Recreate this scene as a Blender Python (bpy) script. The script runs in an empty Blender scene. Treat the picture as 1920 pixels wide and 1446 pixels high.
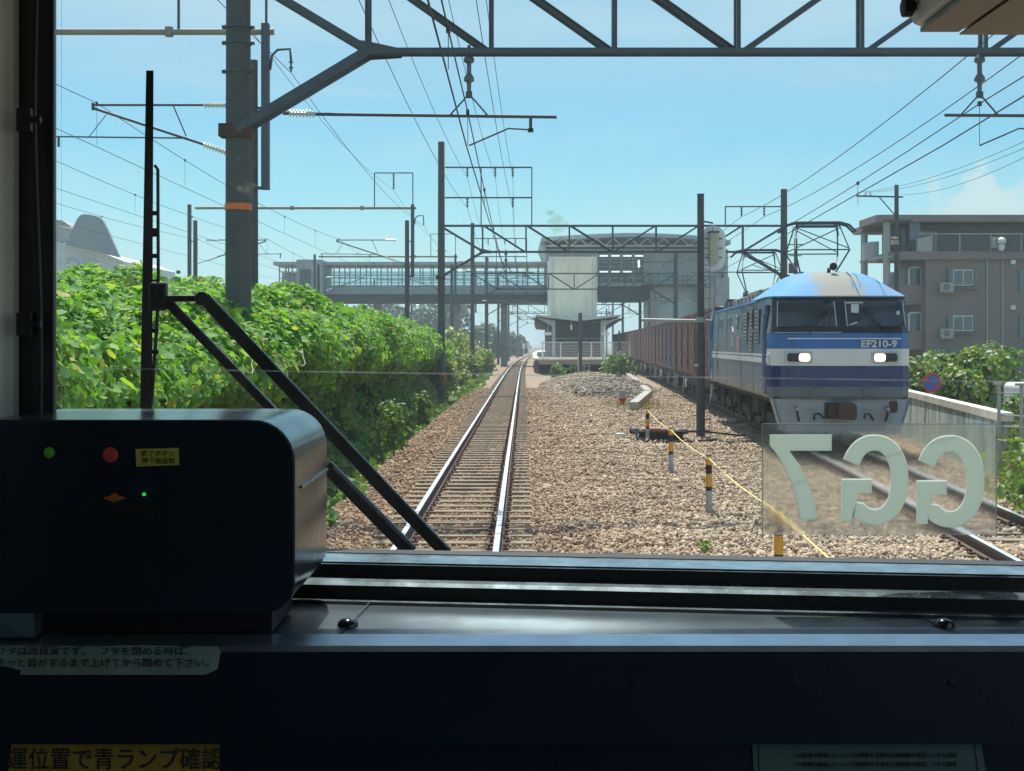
import bpy, math, random
import numpy as np
from mathutils import Vector, Matrix, Euler
R = math.radians
random.seed(7)
rng = np.random.default_rng(7)
S = bpy.context.scene
COL = S.collection

# ------------------------------------------------------------------ camera
F, HY, CZ = 2500.0, 647.0, 2.25        # focal length and horizon in photo pixels, eye height above the rails
cd = bpy.data.cameras.new('camera'); cam = bpy.data.objects.new('camera', cd); COL.objects.link(cam)
cam.location = (0, 0, CZ); cam.rotation_euler = (R(90), 0, 0)
cd.sensor_width = 36; cd.lens = 36 * F / 1920; cd.shift_y = -76 / 1920
cd.clip_start = 0.05; cd.clip_end = 9000
S.camera = cam

# ------------------------------------------------------------------ sky
SUN_EL, SUN_AZ = 65.0, -9.0            # sun ahead, a little to the left
W = bpy.data.worlds.new('World'); S.world = W; W.use_nodes = True
nt = W.node_tree; nt.nodes.clear()
def nn(tree, typ, **kw):
    n = tree.nodes.new(typ)
    for k, v in kw.items():
        if k.startswith('i_'):
            n.inputs[k[2:].replace('_', ' ')].default_value = v
        else: setattr(n, k, v)
    return n
def math_n(tree, op, a, b=None, clamp=False):
    n = tree.nodes.new('ShaderNodeMath'); n.operation = op; n.use_clamp = clamp
    for i, x in enumerate((a, b)):
        if x is None: continue
        if isinstance(x, (int, float)): n.inputs[i].default_value = x
        else: tree.links.new(x, n.inputs[i])
    return n.outputs[0]
def ramp_n(tree, fac, stops, interp='LINEAR'):
    n = tree.nodes.new('ShaderNodeValToRGB'); n.color_ramp.interpolation = interp
    e = n.color_ramp.elements
    while len(e) < len(stops): e.new(0.5)
    for el, (p, c) in zip(e, stops):
        el.position = p; el.color = (c, c, c, 1) if isinstance(c, (int, float)) else (*c, 1)
    if fac is not None: tree.links.new(fac, n.inputs[0])
    return n.outputs[0]
def mix_n(tree, fac, a, b, mode='MIX'):
    n = tree.nodes.new('ShaderNodeMix'); n.data_type = 'RGBA'; n.blend_type = mode
    for i, x in ((0, fac), (6, a), (7, b)):
        if isinstance(x, (int, float)): n.inputs[i].default_value = x
        elif isinstance(x, tuple): n.inputs[i].default_value = (*x, 1)
        else: tree.links.new(x, n.inputs[i])
    return n.outputs[2]
sky = nn(nt, 'ShaderNodeTexSky', sky_type='NISHITA', sun_disc=False, sun_elevation=R(SUN_EL), sun_rotation=R(SUN_AZ),
         air_density=1.0, dust_density=0.6, ozone_density=1.0)
tc = nn(nt, 'ShaderNodeTexCoord')
mp = nn(nt, 'ShaderNodeMapping'); mp.inputs['Scale'].default_value = (2.6, 2.6, 13.0)
nt.links.new(tc.outputs['Generated'], mp.inputs[0])
cn = nn(nt, 'ShaderNodeTexNoise', i_Scale=1.5, i_Detail=7.0, i_Roughness=0.56, i_Distortion=0.5); nt.links.new(mp.outputs[0], cn.inputs['Vector'])
sep = nn(nt, 'ShaderNodeSeparateXYZ'); nt.links.new(tc.outputs['Generated'], sep.inputs[0])
hi = ramp_n(nt, sep.outputs[2], [(0.0, 0.15), (0.08, 0.30), (0.15, 0.55), (0.22, 1.0), (0.6, 0.5)])
wisp = math_n(nt, 'MULTIPLY', ramp_n(nt, cn.outputs['Fac'], [(0.36, 0.0), (0.66, 0.62)]), hi)
# one cumulus bank low over the houses on the right
cdir = Vector((880 / F, 1, 262 / F)).normalized()
dv = nn(nt, 'ShaderNodeVectorMath', operation='SUBTRACT'); dv.inputs[1].default_value = cdir
nt.links.new(tc.outputs['Generated'], dv.inputs[0])
sc_ = nn(nt, 'ShaderNodeVectorMath', operation='MULTIPLY'); sc_.inputs[1].default_value = (0.9, 0.3, 1.7); nt.links.new(dv.outputs[0], sc_.inputs[0])
ln = nn(nt, 'ShaderNodeVectorMath', operation='LENGTH'); nt.links.new(sc_.outputs[0], ln.inputs[0])
c2 = nn(nt, 'ShaderNodeTexNoise', i_Scale=42.0, i_Detail=5.0, i_Roughness=0.55); nt.links.new(tc.outputs['Generated'], c2.inputs['Vector'])
d2 = math_n(nt, 'ADD', ln.outputs['Value'], math_n(nt, 'MULTIPLY', math_n(nt, 'SUBTRACT', c2.outputs['Fac'], 0.5), 0.12))
cum = ramp_n(nt, d2, [(0.026, 0.95), (0.048, 0.0)])
veil = math_n(nt, 'MULTIPLY', ramp_n(nt, sep.outputs[2], [(0.14, 0.0), (0.24, 0.62), (0.5, 0.3)]), ramp_n(nt, cn.outputs['Fac'], [(0.3, 0.55), (0.6, 1.0)]))   # thin high cloud
cl = math_n(nt, 'MAXIMUM', math_n(nt, 'MAXIMUM', wisp, veil), cum)
skyc = mix_n(nt, ramp_n(nt, sep.outputs[2], [(0.25, 1.0), (0.55, 0.0)]), sky.outputs[0], mix_n(nt, 1.0, sky.outputs[0], (0.375, 0.61, 0.64), 'MULTIPLY'))
skyc = mix_n(nt, ramp_n(nt, sep.outputs[2], [(0.0, 0.8), (0.05, 0.55), (0.12, 0.0)]), skyc, (3.25, 4.4, 4.85))
skyc = mix_n(nt, cl, skyc, (3.3, 4.15, 4.35))
bg = nn(nt, 'ShaderNodeBackground'); bg.inputs['Strength'].default_value = 0.135
nt.links.new(skyc, bg.inputs['Color'])
wo = nn(nt, 'ShaderNodeOutputWorld'); nt.links.new(bg.outputs[0], wo.inputs[0])

# ------------------------------------------------------------------ sun
ld = bpy.data.lights.new('sun', 'SUN'); ld.energy = 4.4; ld.angle = R(0.5); ld.color = (1.0, 0.95, 0.86)
so = bpy.data.objects.new('sun', ld); COL.objects.link(so)
sd = Vector((math.sin(R(SUN_AZ)) * math.cos(R(SUN_EL)), math.cos(R(SUN_AZ)) * math.cos(R(SUN_EL)), math.sin(R(SUN_EL))))
so.rotation_euler = sd.to_track_quat('Z', 'Y').to_euler(); so.location = (0, 0, 60)

vs = S.view_settings; vs.view_transform = 'Standard'; vs.look = 'None'; vs.exposure = 0.58; vs.gamma = 1.0
S.cycles.max_bounces = 8; S.cycles.transparent_max_bounces = 24; S.cycles.diffuse_bounces = 4
S.cycles.caustics_reflective = False; S.cycles.caustics_refractive = False
S.cycles.use_denoising = True

# ------------------------------------------------------------------ materials
MATS = {}
def pmat(name, col, rough=0.6, metal=0.0, var=0.15, scale=3.0, bump=0.0, bscale=40.0, dirt=None, dirt_amt=0.5,
         dirt_scale=1.2, spec=0.5, coat=0.0, streak=False):
    """Principled material whose colour wanders with noise; optional stains of a second colour and a bump."""
    m = bpy.data.materials.new(name); m.use_nodes = True; t = m.node_tree
    b = t.nodes['Principled BSDF']
    tcn = t.nodes.new('ShaderNodeTexCoord')
    no = nn(t, 'ShaderNodeTexNoise', i_Scale=scale, i_Detail=6.0, i_Roughness=0.6); t.links.new(tcn.outputs['Object'], no.inputs['Vector'])
    lo = tuple(max(0, c * (1 - var)) for c in col); h = tuple(min(1, c * (1 + var)) for c in col)
    c = ramp_n(t, no.outputs['Fac'], [(0.3, lo), (0.7, h)])
    if dirt:
        mpn = t.nodes.new('ShaderNodeMapping'); mpn.inputs['Scale'].default_value = (1, 1, 0.15) if streak else (1, 1, 1)
        t.links.new(tcn.outputs['Object'], mpn.inputs[0])
        n2 = nn(t, 'ShaderNodeTexNoise', i_Scale=dirt_scale, i_Detail=8.0, i_Roughness=0.65); t.links.new(mpn.outputs[0], n2.inputs['Vector'])
        f = ramp_n(t, n2.outputs['Fac'], [(0.42, 0.0), (0.68, dirt_amt)])
        c = mix_n(t, f, c, dirt)
    t.links.new(c, b.inputs['Base Color'])
    rr = math_n(t, 'ADD', math_n(t, 'MULTIPLY', no.outputs['Fac'], 0.2), rough - 0.1, clamp=True)
    t.links.new(rr, b.inputs['Roughness'])
    b.inputs['Metallic'].default_value = metal
    b.inputs['Specular IOR Level'].default_value = spec
    b.inputs['Coat Weight'].default_value = coat; b.inputs['Coat Roughness'].default_value = 0.08
    if bump:
        n3 = nn(t, 'ShaderNodeTexNoise', i_Scale=bscale, i_Detail=5.0); t.links.new(tcn.outputs['Object'], n3.inputs['Vector'])
        bn = nn(t, 'ShaderNodeBump', i_Strength=bump); bn.inputs['Distance'].default_value = 0.02
        t.links.new(n3.outputs['Fac'], bn.inputs['Height']); t.links.new(bn.outputs[0], b.inputs['Normal'])
    MATS[name] = m
    return m
def emat(name, col, strength):
    m = bpy.data.materials.new(name); m.use_nodes = True; b = m.node_tree.nodes['Principled BSDF']
    b.inputs['Base Color'].default_value = (*col, 1); b.inputs['Emission Color'].default_value = (*col, 1)
    b.inputs['Emission Strength'].default_value = strength
    return m
def leaf_mat(name, stops, trans=0.4, rough=0.5):
    m = bpy.data.materials.new(name); m.use_nodes = True; t = m.node_tree; b = t.nodes['Principled BSDF']
    g = t.nodes.new('ShaderNodeNewGeometry')
    c = ramp_n(t, g.outputs['Random Per Island'], stops)
    t.links.new(c, b.inputs['Base Color']); b.inputs['Roughness'].default_value = rough
    tr = t.nodes.new('ShaderNodeBsdfTranslucent')
    t.links.new(mix_n(t, 1.0, c, (1.55, 1.5, 0.5), 'MULTIPLY'), tr.inputs['Color'])
    ms = t.nodes.new('ShaderNodeMixShader'); ms.inputs[0].default_value = trans
    t.links.new(b.outputs[0], ms.inputs[1]); t.links.new(tr.outputs[0], ms.inputs[2])
    t.links.new(ms.outputs[0], t.nodes['Material Output'].inputs['Surface'])
    return m
def stone_mat(name, stops, nscale=0.35, tint=(0.8, 0.74, 0.72), amt=0.6):
    m = bpy.data.materials.new(name); m.use_nodes = True; t = m.node_tree; b = t.nodes['Principled BSDF']
    g = t.nodes.new('ShaderNodeNewGeometry')
    c = ramp_n(t, g.outputs['Random Per Island'], stops)
    n = nn(t, 'ShaderNodeTexNoise', i_Scale=nscale, i_Detail=4.0); t.links.new(g.outputs['Position'], n.inputs['Vector'])
    c = mix_n(t, ramp_n(t, n.outputs['Fac'], [(0.4, 0.0), (0.62, amt)]), c, mix_n(t, 1.0, c, tint, 'MULTIPLY'))
    sx4 = t.nodes.new('ShaderNodeSeparateXYZ'); t.links.new(g.outputs['Position'], sx4.inputs[0])     # brake dust lies thickest near the rails of the busy line
    dst = math_n(t, 'ADD', math_n(t, 'MULTIPLY', sx4.outputs[0], .12), math_n(t, 'MULTIPLY', n.outputs['Fac'], .5))
    c = mix_n(t, ramp_n(t, dst, [(.25, .8), (.62, 0.0)]), c, mix_n(t, 1.0, c, (.74, .62, .55), 'MULTIPLY')) if amt > .8 else c
    n4 = nn(t, 'ShaderNodeTexNoise', i_Scale=60.0, i_Detail=3.0); t.links.new(g.outputs['Position'], n4.inputs['Vector'])
    c = mix_n(t, 1.0, c, ramp_n(t, n4.outputs['Fac'], [(0.3, 0.75), (0.7, 1.2)]), 'MULTIPLY')
    t.links.new(c, b.inputs['Base Color']); b.inputs['Roughness'].default_value = 0.85
    b.inputs['Specular IOR Level'].default_value = 0.25
    return m
def glass_mat(name, tint, gloss=0.05, dust=0.02, rough=0.0):
    m = bpy.data.materials.new(name); m.use_nodes = True; t = m.node_tree
    for n in list(t.nodes):
        if n.type == 'BSDF_PRINCIPLED': t.nodes.remove(n)
    tr = t.nodes.new('ShaderNodeBsdfTransparent'); tr.inputs[0].default_value = (*tint, 1)
    gl = t.nodes.new('ShaderNodeBsdfGlossy'); gl.inputs['Roughness'].default_value = 0.02
    fr = nn(t, 'ShaderNodeFresnel', i_IOR=1.45)
    m1 = t.nodes.new('ShaderNodeMixShader'); t.links.new(math_n(t, 'MULTIPLY', fr.outputs[0], gloss * 20), m1.inputs[0])
    t.links.new(tr.outputs[0], m1.inputs[1]); t.links.new(gl.outputs[0], m1.inputs[2])
    df = t.nodes.new('ShaderNodeBsdfDiffuse'); df.inputs[0].default_value = (0.8, 0.85, 0.85, 1)
    tl = t.nodes.new('ShaderNodeBsdfTranslucent'); tl.inputs[0].default_value = (0.8, 0.85, 0.85, 1)
    m3 = t.nodes.new('ShaderNodeMixShader'); m3.inputs[0].default_value = 0.6
    t.links.new(df.outputs[0], m3.inputs[1]); t.links.new(tl.outputs[0], m3.inputs[2])
    tcn = t.nodes.new('ShaderNodeTexCoord')
    n = nn(t, 'ShaderNodeTexNoise', i_Scale=7.0, i_Detail=7.0); t.links.new(tcn.outputs['Object'], n.inputs['Vector'])
    m2 = t.nodes.new('ShaderNodeMixShader'); t.links.new(math_n(t, 'MULTIPLY', ramp_n(t, n.outputs['Fac'], [(0.35, 0.35), (0.7, 1.0)]), dust), m2.inputs[0])
    t.links.new(m1.outputs[0], m2.inputs[1]); t.links.new(m3.outputs[0], m2.inputs[2])
    t.links.new(m2.outputs[0], t.nodes['Material Output'].inputs['Surface'])
    return m

M = {}
M['concrete_pole'] = pmat('concrete_pole', (0.085, 0.09, 0.09), 0.8, var=0.2, scale=4, bump=0.2, bscale=25, dirt=(0.05, 0.05, 0.05), streak=True)
M['galv'] = pmat('galvanised_steel', (0.075, 0.10, 0.12), 0.55, 0.25, var=0.18, scale=6, dirt=(0.07, 0.07, 0.08))
M['galv_light'] = pmat('pale_galvanised_steel', (0.42, 0.44, 0.43), 0.55, 0.15, var=0.15, dirt=(0.25, 0.2, 0.15), dirt_amt=.4)
M['pipe_tan'] = pmat('weathered_pipe', (0.33, 0.30, 0.26), 0.65, 0.1, var=0.15, dirt=(0.15, 0.10, 0.07))
M['rust'] = pmat('rusty_iron', (0.085, 0.045, 0.035), 0.85, var=0.35, scale=12, bump=0.3, dirt=(0.07, 0.035, 0.025))
M['porcelain'] = pmat('white_porcelain', (0.70, 0.70, 0.66), 0.25, var=0.08)
M['porcelain_dark'] = pmat('dark_porcelain', (0.10, 0.13, 0.15), 0.3, var=0.1)
M['wire'] = pmat('dark_wire', (0.045, 0.055, 0.06), 0.55, 0.3, var=0.1)
M['orange'] = pmat('orange_tape', (0.75, 0.17, 0.03), 0.5, var=0.15)
M['black'] = pmat('black_rubber', (0.012, 0.013, 0.015), 0.55, var=0.3)
M['blackmetal'] = pmat('black_painted_metal', (0.014, 0.016, 0.02), 0.4, var=0.3, scale=30, bump=0.05)
M['bolt'] = pmat('dark_polished_bolt', (.06, .07, .08), .16, .8, var=.1)
M['navycons'] = pmat('dark_navy_console', (0.004, 0.0145, 0.031), 0.5, var=0.2, scale=8, bump=0.06, bscale=300)
M['brownframe'] = pmat('dark_bronze_frame', (0.025, 0.022, 0.021), 0.45, 0.2, var=0.2)
M['aluedge'] = pmat('worn_aluminium', (0.27, 0.35, 0.40), 0.28, 0.8, var=0.2, scale=25, dirt=(0.15, 0.16, 0.17), dirt_scale=9)
M['ledge'] = pmat('blue_grey_ledge', (0.045, 0.07, 0.085), 0.32, 0.15, var=0.3, scale=7, dirt=(0.08, 0.10, 0.11), dirt_scale=5, spec=0.6)
M['ledge_edge'] = pmat('pale_edge_strip', (0.46, 0.58, 0.66), 0.24, 0.75, var=0.15, scale=10, dirt=(0.15, 0.2, 0.24), dirt_scale=20, dirt_amt=.4)
M['cream'] = pmat('cream_panel', (0.88, 0.86, 0.76), 0.5, var=0.08, scale=4, dirt=(0.4, 0.38, 0.33), dirt_amt=.4)
M['tan_panel'] = pmat('tan_ceiling_panel', (0.20, 0.17, 0.125), 0.5, var=0.12)
M['white_panel'] = pmat('white_panel', (0.72, 0.75, 0.73), 0.4, var=0.06)
M['white'] = pmat('white_paint', (0.74, 0.75, 0.73), 0.45, var=0.07, scale=2, dirt=(0.5, 0.48, 0.43), dirt_amt=.35)
M['lettering'] = pmat('pale_vinyl_lettering', (0.55, 0.60, 0.56), 0.5, var=0.03)
_b = M['lettering'].node_tree; _tl = _b.nodes.new('ShaderNodeBsdfTranslucent'); _tl.inputs[0].default_value = (.62, .68, .64, 1); _mx = _b.nodes.new('ShaderNodeMixShader'); _mx.inputs[0].default_value = .92
_b.links.new(_b.nodes['Principled BSDF'].outputs[0], _mx.inputs[1]); _b.links.new(_tl.outputs[0], _mx.inputs[2]); _b.links.new(_mx.outputs[0], _b.nodes['Material Output'].inputs['Surface'])
M['ink'] = pmat('dark_ink', (0.03, 0.035, 0.04), 0.6, var=0.2)
M['paper_green'] = pmat('faded_green_paper', (0.33, 0.42, 0.35), 0.7, var=0.18, scale=20, dirt=(0.25, 0.28, 0.24), dirt_scale=12)
M['paper_grey'] = pmat('grey_green_paper', (0.13, 0.19, 0.17), 0.7, var=0.12, scale=10)
M['label_orange'] = pmat('orange_yellow_label', (0.60, 0.33, 0.04), 0.6, var=0.15, scale=10)
M['label_yellow'] = pmat('yellow_label', (0.75, 0.62, 0.10), 0.5, var=0.08)
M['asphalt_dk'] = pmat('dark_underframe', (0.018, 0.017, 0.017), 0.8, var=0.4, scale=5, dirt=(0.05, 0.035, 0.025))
M['yellow'] = pmat('yellow_post_paint', (0.80, 0.40, 0.03), 0.5, var=0.12, dirt=(0.4, 0.2, 0.05), dirt_amt=.4, dirt_scale=6)
M['rope'] = pmat('yellow_rope', (0.85, 0.66, 0.25), 0.7, var=0.1)
M['red'] = pmat('red_paint', (0.42, 0.03, 0.03), 0.5, var=0.2)
M['conc'] = pmat('concrete', (0.42, 0.40, 0.36), 0.85, var=0.15, scale=5, bump=0.25, bscale=30, dirt=(0.2, 0.18, 0.15))
M['conc_pale'] = pmat('pale_concrete', (0.80, 0.75, 0.62), 0.8, var=0.1, scale=2, dirt=(0.42, 0.38, 0.3), dirt_amt=.4)
# ------------------------------------------------------------------ mesh helpers
ORG = {}
class MB:
    """Collects shapes and links them as one mesh object."""
    def __init__(s): s.v, s.f, s.m = [], [], []
    def add(s, vs_, fs, mi=0):
        o = len(s.v); s.v += [tuple(p) for p in vs_]
        for f in fs: s.f.append(tuple(o + i for i in f)); s.m.append(mi)
        return s
    def box(s, a, b, mi=0):
        x0, y0, z0 = a; x1, y1, z1 = b
        return s.add([(x0,y0,z0),(x1,y0,z0),(x1,y1,z0),(x0,y1,z0),(x0,y0,z1),(x1,y0,z1),(x1,y1,z1),(x0,y1,z1)],
                     [(0,3,2,1),(4,5,6,7),(0,1,5,4),(1,2,6,5),(2,3,7,6),(3,0,4,7)], mi)
    def cbox(s, c, d, mi=0): return s.box([c[i]-d[i]/2 for i in range(3)], [c[i]+d[i]/2 for i in range(3)], mi)
    def rbox(s, x0, x1, z0, z1, y0, y1, r, mi=0, n=5, taper=0.0):
        """Box with rounded corners in the x-z plane, running from y0 to y1."""
        pl = rrect(x0, x1, z0, z1, r, n)
        return s.prism(pl, 'y', y0, y1, mi)
    def bar(s, p, q, w, h=None, mi=0, up=(0, 0, 1)):
        p, q = Vector(p), Vector(q); d = (q - p)
        if d.length < 1e-6: return s
        d.normalize(); u = Vector(up)
        if abs(d.dot(u)) > 0.98: u = Vector((0, 1, 0))
        x = d.cross(u).normalized() * (w / 2); y = x.cross(d).normalized() * ((h or w) / 2)
        vs_ = [p-x-y, p+x-y, p+x+y, p-x+y, q-x-y, q+x-y, q+x+y, q-x+y]
        return s.add(vs_, [(0,3,2,1),(4,5,6,7),(0,1,5,4),(1,2,6,5),(2,3,7,6),(3,0,4,7)], mi)
    def angle(s, p, q, w, t=0.012, mi=0, up=(0, 0, 1)):
        """An L-shaped rolled section: two thin legs."""
        p, q = Vector(p), Vector(q); d = (q - p).normalized(); u = Vector(up)
        if abs(d.dot(u)) > 0.98: u = Vector((0, 1, 0))
        x = d.cross(u).normalized(); y = x.cross(d).normalized()
        s.bar(p + y*w*.5, q + y*w*.5, w, t, mi, up)
        o = x*(w*.5)
        return s.bar(p+o, q+o, t, w, mi, up)
    def tube(s, pts, r, n=8, mi=0, cap=True):
        pts = [Vector(p) for p in pts]; k = len(pts)
        rs = r if isinstance(r, (list, tuple)) else [r] * k
        o = len(s.v); nrm = None
        for i, p in enumerate(pts):
            d = (pts[min(i+1, k-1)] - pts[max(i-1, 0)])
            d = d.normalized() if d.length > 1e-9 else Vector((0, 0, 1))
            if nrm is None:
                nrm = d.cross(Vector((0, 0, 1)) if abs(d.z) < .9 else Vector((1, 0, 0))).normalized()
            nrm = (nrm - d * nrm.dot(d)).normalized(); b = d.cross(nrm)
            for j in range(n):
                a = 2 * math.pi * j / n
                s.v.append(tuple(p + (nrm * math.cos(a) + b * math.sin(a)) * rs[i]))
        for i in range(k - 1):
            for j in range(n):
                s.f.append((o+i*n+j, o+i*n+(j+1) % n, o+(i+1)*n+(j+1) % n, o+(i+1)*n+j)); s.m.append(mi)
        if cap:
            s.f.append(tuple(o + j for j in reversed(range(n)))); s.m.append(mi)
            s.f.append(tuple(o + (k-1)*n + j for j in range(n))); s.m.append(mi)
        return s
    def prism(s, poly, axis, a, b, mi=0):
        def pt(u, v, w): return {'y': (u, w, v), 'x': (w, u, v), 'z': (u, v, w)}[axis]
        n = len(poly)
        vs_ = [pt(u, v, a) for u, v in poly] + [pt(u, v, b) for u, v in poly]
        fs = [(i, (i+1) % n, n + (i+1) % n, n + i) for i in range(n)] + [tuple(reversed(range(n))), tuple(range(n, 2*n))]
        return s.add(vs_, fs, mi)
    def lathe(s, prof, c, n=12, mi=0, axis='z'):
        o = len(s.v)
        for r, h in prof:
            for j in range(n):
                a = 2*math.pi*j/n; x, y = r*math.cos(a), r*math.sin(a)
                s.v.append({'z': (c[0]+x, c[1]+y, c[2]+h), 'y': (c[0]+x, c[1]+h, c[2]+y), 'x': (c[0]+h, c[1]+x, c[2]+y)}[axis])
        for i in range(len(prof)-1):
            for j in range(n):
                s.f.append((o+i*n+j, o+i*n+(j+1) % n, o+(i+1)*n+(j+1) % n, o+(i+1)*n+j)); s.m.append(mi)
        s.f.append(tuple(o+j for j in reversed(range(n)))); s.m.append(mi)
        s.f.append(tuple(o+(len(prof)-1)*n+j for j in range(n))); s.m.append(mi)
        return s
    def build(s, name, mats, parent=None, smooth=False, bevel=0.0, fix=True):
        me = bpy.data.meshes.new(name)
        og = ORG.get(parent.name, Vector((0, 0, 0))) if parent else Vector((0, 0, 0))
        me.from_pydata([(x-og.x, y-og.y, z-og.z) for x, y, z in s.v], [], s.f)
        for m in (mats if isinstance(mats, (list, tuple)) else [mats]): me.materials.append(m)
        me.polygons.foreach_set('material_index', s.m)
        if fix:
            import bmesh
            bm = bmesh.new(); bm.from_mesh(me); bmesh.ops.recalc_face_normals(bm, faces=bm.faces); bm.to_mesh(me); bm.free()
        o = bpy.data.objects.new(name, me); COL.objects.link(o)
        if parent: o.parent = parent; ORG[o.name] = og
        if smooth: me.shade_smooth(); me.set_sharp_from_angle(angle=R(35))
        if bevel:
            md = o.modifiers.new('bevel', 'BEVEL'); md.width = bevel; md.segments = 2; md.limit_method = 'ANGLE'; md.angle_limit = R(40)
        return o
def rrect(x0, x1, z0, z1, r, n=5):
    pl = []
    for cx, cz, a0 in ((x1-r, z0+r, -90), (x1-r, z1-r, 0), (x0+r, z1-r, 90), (x0+r, z0+r, 180)):
        for i in range(n+1):
            a = R(a0 + 90*i/n); pl.append((cx + r*math.cos(a), cz + r*math.sin(a)))
    return pl
def thing(name, label, cat, loc=(0, 0, 0), rotz=0.0, group=None, local=False):
    """An Empty at the thing's base. local=True: its parts are written in its own frame."""
    o = bpy.data.objects.new(name, None); COL.objects.link(o); o.empty_display_size = 0.3
    o.location = loc; o.rotation_euler = (0, 0, rotz); o['label'] = label; o['category'] = cat
    if group: o['group'] = group
    ORG[o.name] = Vector((0, 0, 0)) if (local or rotz) else Vector(loc)
    return o
def tag(o, label, cat, group=None, kind=None):
    o['label'] = label; o['category'] = cat
    if group: o['group'] = group
    if kind: o['kind'] = kind
    return o
def struct(o, kind='structure'): o['kind'] = kind; return o
def dup(root, loc, label=None, rotz=None):
    r = root.copy(); COL.objects.link(r); r.location = loc
    if rotz is not None: r.rotation_euler = (0, 0, rotz)
    if label: r['label'] = label
    for ch in list(root.children):
        c = ch.copy(); COL.objects.link(c); c.parent = r
        for g in list(ch.children):
            d = g.copy(); COL.objects.link(d); d.parent = c
    return r
def P(px, py, Y): return Vector(((px-960)*Y/F, Y, CZ-(py-HY)*Y/F))
def text_obj(name, body, size, m, parent, mat4, extrude=0.001, bold=0.0, sx=1.0, align='CENTER', mirror=False):
    cu = bpy.data.curves.new(name, 'FONT'); cu.body = body; cu.size = size; cu.extrude = extrude; cu.offset = bold
    cu.align_x = align; cu.align_y = 'CENTER'
    t = bpy.data.objects.new(name + '_curve', cu); COL.objects.link(t)
    bpy.context.view_layer.update()
    me = bpy.data.meshes.new_from_object(t.evaluated_get(bpy.context.evaluated_depsgraph_get()))
    bpy.data.objects.remove(t); bpy.data.curves.remove(cu)
    og = ORG.get(parent.name, Vector((0, 0, 0))) if parent else Vector((0, 0, 0))
    me.transform(Matrix.Translation(-og) @ mat4 @ Matrix.Diagonal((sx, 1, 1, 1)))
    me.materials.clear(); me.materials.append(m); me.name = name
    o = bpy.data.objects.new(name, me); COL.objects.link(o)
    if parent: o.parent = parent; ORG[o.name] = og
    return o
FACE = Matrix.Rotation(R(90), 4, 'X')                 # text lying in x-z, read from -y
def np_mesh(name, verts, faces_idx, nper, m, parent=None, smooth=False):
    me = bpy.data.meshes.new(name)
    og = ORG.get(parent.name, Vector((0, 0, 0))) if parent else Vector((0, 0, 0))
    v = (np.asarray(verts, dtype=np.float32) - np.array(og, dtype=np.float32)); fi = np.asarray(faces_idx, dtype=np.int32)
    me.vertices.add(len(v)); me.vertices.foreach_set('co', v.ravel())
    me.loops.add(fi.size); me.loops.foreach_set('vertex_index', fi.ravel())
    nf = fi.size // nper; me.polygons.add(nf)
    me.polygons.foreach_set('loop_start', np.arange(nf, dtype=np.int32) * nper)
    me.materials.append(m); me.update(calc_edges=True); me.validate()
    if smooth: me.shade_smooth()
    o = bpy.data.objects.new(name, me); COL.objects.link(o)
    if parent: o.parent = parent; ORG[o.name] = og
    return o
LT = np.array([(0,0,0),(.28,.50,.10),(.74,.34,.05),(1,0,-.10),(.74,-.34,.05),(.28,-.50,.10)], dtype=np.float64)
LF = np.array([(0,1,2,3),(0,3,4,5)])
def unit(a): return a / np.maximum(np.linalg.norm(a, axis=1, keepdims=True), 1e-9)
def leaves(name, pos, nrm, size, m, parent=None, jitter=0.6, width=1.0):
    """One small folded leaf at every point, facing roughly along nrm."""
    N = len(pos); n = unit(nrm + rng.normal(0, jitter, (N, 3)))
    t = unit(np.cross(n, unit(rng.normal(0, 1, (N, 3))))); b = np.cross(n, t)
    T = LT[None] * np.asarray(size).reshape(-1, 1, 1); T = T * np.array([1, width, 1])
    v = pos[:, None, :] + T[..., 0:1]*t[:, None] + T[..., 1:2]*b[:, None] + T[..., 2:3]*n[:, None]
    f = (np.arange(N)[:, None, None]*6 + LF[None]).reshape(-1, 4)
    return np_mesh(name, v.reshape(-1, 3), f, 4, m, parent)
ph = (1 + 5**.5)/2
IV = np.array([(-1,ph,0),(1,ph,0),(-1,-ph,0),(1,-ph,0),(0,-1,ph),(0,1,ph),(0,-1,-ph),(0,1,-ph),(ph,0,-1),(ph,0,1),(-ph,0,-1),(-ph,0,1)])
IV = IV/np.linalg.norm(IV[0])
IF = np.array([(0,11,5),(0,5,1),(0,1,7),(0,7,10),(0,10,11),(1,5,9),(5,11,4),(11,10,2),(10,7,6),(7,1,8),(3,9,4),(3,4,2),(3,2,6),(3,6,8),(3,8,9),(4,9,5),(2,4,11),(6,2,10),(8,6,7),(9,8,1)])
OV = np.array([(1,0,0),(-1,0,0),(0,1,0),(0,-1,0),(0,0,1),(0,0,-1)], dtype=float)
OF = np.array([(0,2,4),(2,1,4),(1,3,4),(3,0,4),(2,0,5),(1,2,5),(3,1,5),(0,3,5)])
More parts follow.
